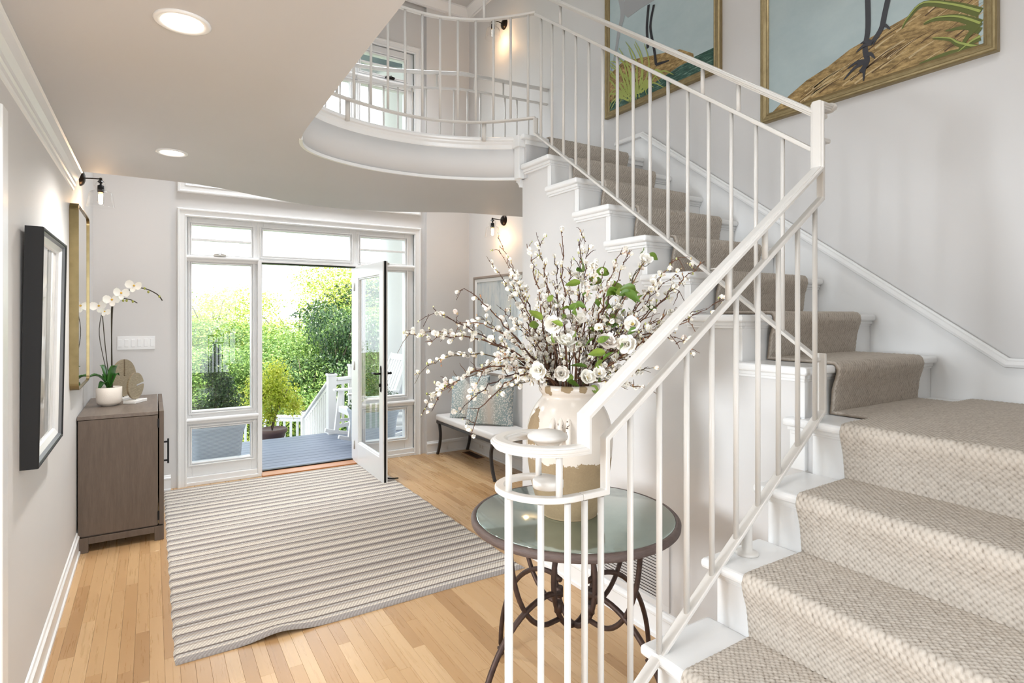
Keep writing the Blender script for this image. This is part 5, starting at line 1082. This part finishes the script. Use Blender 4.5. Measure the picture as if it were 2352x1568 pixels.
def column(x, y, label):
    t = empty('porch_column', (x, y, ZD), label=label, cat='column')
    MB().box(-0.34, -0.34, 0, 0.34, 0.34, 0.06).build('plinth', M['porch'], t, 0.01)
    MB().lathe([(0.33, 0.06), (0.345, 0.09), (0.335, 0.13), (0.30, 0.15), (0.295, 0.17), (0.315, 0.19), (0.30, 0.22), (0.285, 0.235)], 48).build('base_ring', M['porch'], t)
    MB().lathe([(0.282, 0.22), (0.28, 1.6), (0.258, 4.78), (0.28, 4.80), (0.29, 4.88), (0.34, 4.93), (0.34, 5.0)], 56).build('shaft', M['porch'], t)
column(3.02, 7.80, 'tall round white porch column behind the rocking chair')
# wicker planters with shrubs
m, g = mat('grey_wicker', sg(150, 158, 168), 0.7); wv = g.add('TexWave', {'Vector': g.coord('Object', (1, 1, 1)), 'Scale': 24.0, 'Distortion': 0.3}, bands_direction='Z').outputs[1]
g.set(g.b.inputs['Base Color'], g.mix(wv, sg(150, 156, 164), sg(196, 201, 207))); g.bump(wv, 0.6, 0.004); M['wick'] = m
def leaf_cloud(name, blobs, n, size, mats, seed, parent=None, up=0.3, shell=0.82):
    """random leaf quads over a set of ellipsoids: (cx,cy,cz,rx,ry,rz)"""
    r = np.random.RandomState(seed); B = np.array(blobs, float); area = (B[:, 3] * B[:, 4] + B[:, 3] * B[:, 5] + B[:, 4] * B[:, 5]); pk = r.choice(len(B), n, p=area / area.sum())
    d = r.randn(n, 3); d /= np.linalg.norm(d, axis=1)[:, None]; rad = (shell + (1.04 - shell) * r.rand(n))[:, None] * (1 + 0.10 * np.sin(d[:, :1] * 9 + d[:, 2:3] * 7 + pk[:, None]))
    c = B[pk, :3] + d * B[pk, 3:] * rad; nrm = d + 0.9 * r.randn(n, 3) * 0.7 + np.array([0, 0, up]); nrm /= np.linalg.norm(nrm, axis=1)[:, None]
    a = np.cross(nrm, r.randn(n, 3)); a /= np.linalg.norm(a, axis=1)[:, None]; b = np.cross(nrm, a); s = (size * (0.6 + 0.8 * r.rand(n)))[:, None]
    V = np.stack([c - a * s, c - b * s * 0.48, c + a * s, c + b * s * 0.48], 1).reshape(-1, 3)
    me = bpy.data.meshes.new(name); me.vertices.add(4 * n); me.vertices.foreach_set('co', V.reshape(-1).astype(np.float32)); me.loops.add(4 * n); me.loops.foreach_set('vertex_index', np.arange(4 * n, dtype=np.int32)); me.polygons.add(n); me.polygons.foreach_set('loop_start', (np.arange(n) * 4).astype(np.int32)); me.update(calc_edges=True)
    at = me.attributes.new('hue', 'FLOAT', 'POINT'); at.data.foreach_set('value', np.repeat(np.clip(r.rand(n) * 0.75 + 0.25 * (pk % 5) / 4, 0, 1), 4).astype(np.float32))
    me.materials.append(mats); return me
def leafmat(name, c0, c1, c2, trans=0.35):
    m, g = mat(name, c1, 0.45); col = g.ramp(g.add('Attribute', attribute_name='hue').outputs['Fac'], [(0, c0), (0.5, c1), (1, c2)])
    g.set(g.b.inputs['Base Color'], col); t = g.add('BsdfTranslucent', {'Color': col}); mx = g.add('MixShader', {0: trans}); g.t.links.new(g.b.outputs[0], mx.inputs[1]); g.t.links.new(t.outputs[0], mx.inputs[2]); g.t.links.new(mx.outputs[0], g.n['Material Output'].inputs[0]); return m
LG = leafmat('foliage_light', sg(112, 138, 50), sg(172, 188, 80), sg(218, 214, 116), 0.45)
LM = leafmat('foliage_mid', sg(58, 88, 42), sg(104, 138, 66), sg(152, 178, 92))
LD = leafmat('foliage_dark', sg(30, 54, 34), sg(58, 88, 48), sg(110, 138, 76), 0.25)
LY = leafmat('foliage_yellow', sg(140, 162, 44), sg(196, 204, 72), sg(228, 224, 120), 0.55)
M['trunk'] = paint('garden_bark', sg(128, 116, 100), 0.85, 0.3, 0.6, 30)
def planter(x, y, label, lab2, h2):
    t = empty('planter', (x, y, ZD), label=label, cat='planter', group='grey wicker planters on the porch')
    MB().sweep([(0, -0.235), (0, 0.0)], [(0, 0, 0), (0.001, 0, 0)], (0, 0, 1)) if False else None
    mb = MB(); lev = [(0.0, 0.205), (0.10, 0.212), (0.25, 0.222), (0.38, 0.236), (0.455, 0.256), (0.475, 0.262), (0.478, 0.250), (0.40, 0.225)]
    sq = rrect(1.0, 1.0, 0.35, 6); b0 = len(mb.v); n = len(sq)
    for z_, r_ in lev:
        for (a, b) in sq: mb.v.append((a * r_, b * r_, z_ - (0.012 * (1 - min(abs(a), 1)) if z_ > 0.44 else 0)))
    for i in range(len(lev) - 1):
        for k in range(n): a, b = b0 + i * n + k, b0 + i * n + (k + 1) % n; mb.f.append([a, b, b + n, a + n]); mb.m.append(0); mb.sm.append(True)
    mb.f.append([b0 + k for k in range(n)][::-1]); mb.m.append(0); mb.sm.append(False); mb.build('basket', M['wick'], t)
    MB().box(-0.21, -0.21, 0.39, 0.21, 0.21, 0.41).build('soil', M['soil'], t)
    s = empty('shrub', (x, y, ZD + 0.41), label=lab2, cat='shrub', group='dark conifer shrubs in the wicker planters')
    bl = [(0, 0, 0.22, 0.20, 0.20, 0.22), (0.06, 0, 0.40, 0.13, 0.13, 0.22), (-0.05, 0.02, 0.55, 0.10, 0.10, 0.22), (0.15, -0.04, 0.18, 0.15, 0.13, 0.18), (-0.15, 0.0, 0.15, 0.13, 0.13, 0.15), (0.0, 0, 0.70 if h2 > 0.7 else 0.5, 0.06, 0.06, 0.16)]
    bl = [(a, b, c_ * h2 / 0.8, d, e, f_ * h2 / 0.8) for a, b, c_, d, e, f_ in bl]
    link_mesh('foliage', leaf_cloud('foliage', bl, 7000, 0.014, LD, int(x * 10), shell=0.3), s); MB().cyl((0, 0, -0.01), (0, 0, 0.4), 0.012, 6).build('stem', M['trunk'], s)
planter(0.562, 6.60, 'grey woven planter outside the left sidelight window', 'dark green bushy shrub outside the left sidelight window', 0.86)
planter(2.218, 6.60, 'grey woven planter outside the right sidelight window behind the open door', 'dark shrub behind the open door, in the right-hand planter', 0.62)
# rocking chairs
def rocking_chair(loc, rz, label):
    t = empty('rocking_chair', loc, rz, label, 'rocking chair', group='white slatted rocking chairs on the porch')
    W = M['porch']
    for s in (-1, 1):
        y = s * 0.255
        pts = [( -0.47 + 0.94 * i / 12, y, 0.03 + 0.085 * ((i - 5.5) / 6.5) ** 2 - 0.003) for i in range(13)]
        mb = MB(); mb.sweep(rect(0.045, 0.03) if False else [(-0.02, -0.022), (0.02, -0.022), (0.02, 0.022), (-0.02, 0.022)], pts, (0, 1, 0)); mb.build('rocker', W, t, 0.004)
        MB().bar((0.33, y, 0.05), (0.27, y, 0.60), 0.045, 0.055, (0, 1, 0)).build('front_leg', W, t, 0.004)
        MB().bar((-0.24, y, 0.05), (-0.20, y, 0.42), 0.04, 0.05, (0, 1, 0)).bar((-0.20, y, 0.38), (-0.46, y, 1.06), 0.035, 0.05, (0, 1, 0)).build('back_post', W, t, 0.004)
        MB().prism([(-0.30, y - 0.04), (0.28, y - 0.055), (0.36, y - 0.035), (0.36, y + 0.035), (0.28, y + 0.055), (-0.30, y + 0.04)], 2, 0.60, 0.625).build('arm', W, t, 0.004)
        MB().bar((0.30, y, 0.22), (-0.22, y, 0.20), 0.03, 0.035, (0, 1, 0)).build('stretcher', W, t)
    for i in range(7):
        x = 0.27 - i * 0.072; MB().box(x - 0.031, -0.25, 0.385 - i * 0.006, x + 0.031, 0.25, 0.405 - i * 0.006).build('seat_slat', W, t, 0.003)
    MB().box(0.28, -0.25, 0.33, 0.305, 0.25, 0.40).build('seat_rail', W, t, 0.003)
    for i in range(6):
        y = -0.19 + i * 0.076; MB().bar((-0.205, y, 0.42), (-0.435, y, 1.0), 0.045, 0.014, (0, 1, 0)).build('back_slat', W, t, 0.002)
    MB().bar((-0.44, -0.27, 1.02), (-0.44, 0.27, 1.02), 0.03, 0.085, (1, 0, 0.35)).build('top_rail', W, t, 0.01)
    return t
rocking_chair((2.36, 7.23, ZD), PI + 0.06, 'white slatted rocking chair outside right, partly behind the open door')
rocking_chair((-0.12, 6.98, ZD), 0.5, 'white rocking chair at the far left edge of the left sidelight window')
# white garden railings with individual balusters
def garden_rail(A, B, za, zb_, h, label, posts, step=0.105, base_off=0.08):
    """A,B: xy ends; za,zb_: foot heights at the ends"""
    t = empty('porch_railing', (A[0], A[1], 0), label=label, cat='railing', group='white porch railings'); A_, B_ = Vector((0, 0, za)), Vector((B[0] - A[0], B[1] - A[1], zb_))
    U = Vector((0, 0, 1)); MB().bar(A_ + U * h, B_ + U * h, 0.09, 0.035, None).build('top_rail', M['porch'], t, 0.005)
    MB().bar(A_ + U * (h - 0.05), B_ + U * (h - 0.05), 0.035, 0.05).build('sub_rail', M['porch'], t); MB().bar(A_ + U * base_off, B_ + U * base_off, 0.035, 0.05).build('bottom_rail', M['porch'], t)
    L = math.hypot(*(B_ - A_).xy); n = int(L / step); me = MB().box(-0.016, -0.016, 0, 0.016, 0.016, h - 0.05 - base_off).mesh('baluster', M['porch'])
    for i in range(1, n): p = A_.lerp(B_, i / n); link_mesh('baluster', me, t, (p.x, p.y, p.z + base_off))
    for k, hh_ in posts:
        p = A_.lerp(B_, k); MB().box(p.x - 0.055, p.y - 0.055, p.z - 0.02, p.x + 0.055, p.y + 0.055, p.z + h + hh_).box(p.x - 0.065, p.y - 0.065, p.z + h + hh_ - 0.03, p.x + 0.065, p.y + 0.065, p.z + h + hh_).build('post', M['porch'], t, 0.008)
garden_rail((2.03, 7.74), (2.04, 9.35), ZD, -0.80, 0.72, 'white railing sloping down beside the porch steps', [(0.0, 0.08), (1.0, 0.10)])
garden_rail((2.09, 7.76), (2.55, 8.0), ZD, ZD, 0.72, 'short level white railing between the stair post and the porch column', [(0.6, 0.18)])
garden_rail((2.04, 9.42), (0.4, 10.6), -0.80, -0.80, 0.72, 'lower white railing at the foot of the porch steps', [(1.0, 0.1)])
garden_rail((0.35, 10.6), (-3.0, 10.6), -0.80, -0.80, 0.74, 'lower white railing farther left, behind the potted bush', [(0.5, 0.1)])
mb = empty('porch_steps', (1.6, 8.3, 0), label='grey steps going down from the porch deck', cat='steps')
for k in range(4): MB().box(-0.75, -0.46 + 0.3 * k, -0.24 - 0.17 * k, 0.42, -0.14 + 0.3 * k, -0.20 - 0.17 * k).build('step', M['deck'], mb, 0.004)
MB().box(-0.75, -0.46, -1.1, 0.42, -0.40, -0.24).build('step_riser', M['deck'], mb)
MB().box(-3.2, 8.95, -0.86, 2.2, 11, -0.80).build('lower_landing', M['deck'], kind='structure')
# flower pot with yellow-green bush
pt = empty('flower_pot', (1.38, 8.28, -0.204), label='brown clay flower pot at the edge of the porch steps', cat='flower pot')
MB().lathe([(0, -0.0), (0.13, 0.0), (0.17, 0.13), (0.19, 0.15), (0.195, 0.19), (0.18, 0.20), (0.165, 0.18), (0.0, 0.17)], 32, cap=False).build('pot', paint('clay_pot', sg(96, 74, 70), 0.7), pt)
bs = empty('potted_bush', (1.38, 8.28, -0.03), label='bright yellow-green bush growing in the clay pot by the steps', cat='bush')
link_mesh('foliage', leaf_cloud('foliage', [(0, 0, 0.55, 0.34, 0.34, 0.32), (0.15, 0.05, 0.42, 0.26, 0.26, 0.22), (-0.15, 0, 0.50, 0.28, 0.26, 0.30), (0.05, 0, 0.78, 0.20, 0.2, 0.22), (0.30, 0, 0.30, 0.14, 0.14, 0.16), (-0.05, 0, 0.2, 0.18, 0.18, 0.14)], 6500, 0.019, LY, 9, shell=0.1), bs)
mb = MB(); r = random.Random(4)
for i in range(7): a = r.uniform(0, 6.28); mb.tube([(0, 0, 0), (0.05 * math.cos(a), 0.05 * math.sin(a), 0.2), (0.2 * math.cos(a), 0.2 * math.sin(a), 0.55)], 0.008, 5)
mb.build('stems', M['trunk'], bs)
# ground and trees
MB().box(-30, 6.2, -2.7, 34, 60, -2.5).build('ground', paint('garden_ground', sg(96, 104, 64), 0.95), kind='structure')
def crown(seed, n, kind):
    r = random.Random(seed); bl = []
    for i in range(16):
        a = r.uniform(0, 6.28); q = r.random() ** 0.6; z_ = r.uniform(0.18, 0.95); w = (1 - abs(z_ - 0.45) * 1.0) * 0.42
        bl.append((math.cos(a) * q * w, math.sin(a) * q * w, z_, r.uniform(0.13, 0.24), r.uniform(0.13, 0.24), r.uniform(0.09, 0.16)))
    bl.append((0, 0, 0.5, 0.28, 0.28, 0.36)); return bl
def trunk_mesh(seed):
    r = random.Random(seed); mb = MB(); mb.tube([(0, 0, -0.02), (0.01, 0, 0.25), (0.02, 0.01, 0.5), (0.0, 0.0, 0.85)], [0.022, 0.017, 0.012, 0.003], 7)
    for i in range(9):
        a = r.uniform(0, 6.28); z_ = r.uniform(0.15, 0.7); l = r.uniform(0.15, 0.36); mb.tube([(0.01, 0, z_), (math.cos(a) * l * 0.5, math.sin(a) * l * 0.5, z_ + 0.07), (math.cos(a) * l, math.sin(a) * l, z_ + 0.2)], [0.008, 0.006, 0.002], 5)
    return mb.mesh('trunk', M['trunk'])
TM = [trunk_mesh(i) for i in range(3)]
CRN = {}
for kind, mt in (('light', LG), ('mid', LM), ('dark', LD)):
    for s in range(2): CRN[(kind, s)] = leaf_cloud('foliage', crown(s * 7 + len(kind), 0, kind), 46000 if kind != 'dark' else 30000, 0.0066 if kind != 'dark' else 0.0105, mt, s + 11, shell=0.62)
LAB = {'light': 'sunlit pale yellow-green tree', 'mid': 'mid green bushy tree', 'dark': 'darker glossy green tree'}
th_ = math.radians(32.25); cs, sn = math.cos(th_), math.sin(th_)
def tree(px, d, top, width, kind, s, rz, where):
    r_ = (px - 1176) / 1311; x, y = d * (sn + r_ * cs), d * (cs - r_ * sn); zt = 1.54 + (722 - top) * d / 1311; H = zt + 2.5
    t = empty('tree', (round(x, 2), round(y, 2), -2.5), rz, LAB[kind] + ' ' + where, 'tree', 'trees beyond the porch')
    o = link_mesh('foliage', CRN[(kind, s)], t, scale=(width, width, H * 0.92)); o2 = link_mesh('trunk', TM[s], t, scale=(width * 0.6, width * 0.6, H))
TREES = [
 (488, 16.5, 622, 6.2, 'light', 0, 0.3, 'rising highest behind the left sidelight window'),
 (585, 15.0, 690, 5.4, 'mid', 1, 1.3, 'in the dip between the left window and the door'),
 (690, 17.5, 655, 6.0, 'light', 1, 2.0, 'behind the left half of the open doorway'),
 (800, 18.0, 572, 6.4, 'light', 0, 4.0, 'tallest, behind the right half of the open doorway'),
 (775, 11.8, 662, 2.6, 'dark', 0, 0.6, 'with a visible trunk, right of the doorway above the railing post'),
 (640, 13.0, 722, 5.0, 'mid', 0, 2.6, 'in the middle of the doorway'),
 (450, 12.5, 745, 4.8, 'mid', 1, 3.4, 'behind the left window, lower left part'),
 (545, 12.2, 770, 4.6, 'mid', 0, 5.0, 'behind the left window, lower right part'),
 (700, 11.6, 765, 4.2, 'mid', 1, 0.9, 'low in the doorway above the steps railing'),
 (640, 11.3, 830, 3.6, 'light', 1, 3.3, 'low, just above the potted bush'),
 (860, 14.0, 655, 5.5, 'mid', 0, 1.9, 'seen through the glass of the open door'),
 (905, 17.0, 625, 6.0, 'dark', 1, 2.9, 'behind the porch column'),
 (380, 15.5, 690, 6.0, 'mid', 0, 4.4, 'left of the left sidelight window'),
 (1010, 15.0, 650, 6.0, 'light', 1, 4.9, 'right of the porch column'),
 (470, 11.6, 850, 4.0, 'mid', 0, 1.1, 'lowest, behind the left planter shrub'),
 (760, 13.5, 700, 4.0, 'mid', 1, 5.5, 'behind the dark tree right of the doorway'),
]
for a in TREES: tree(*a)
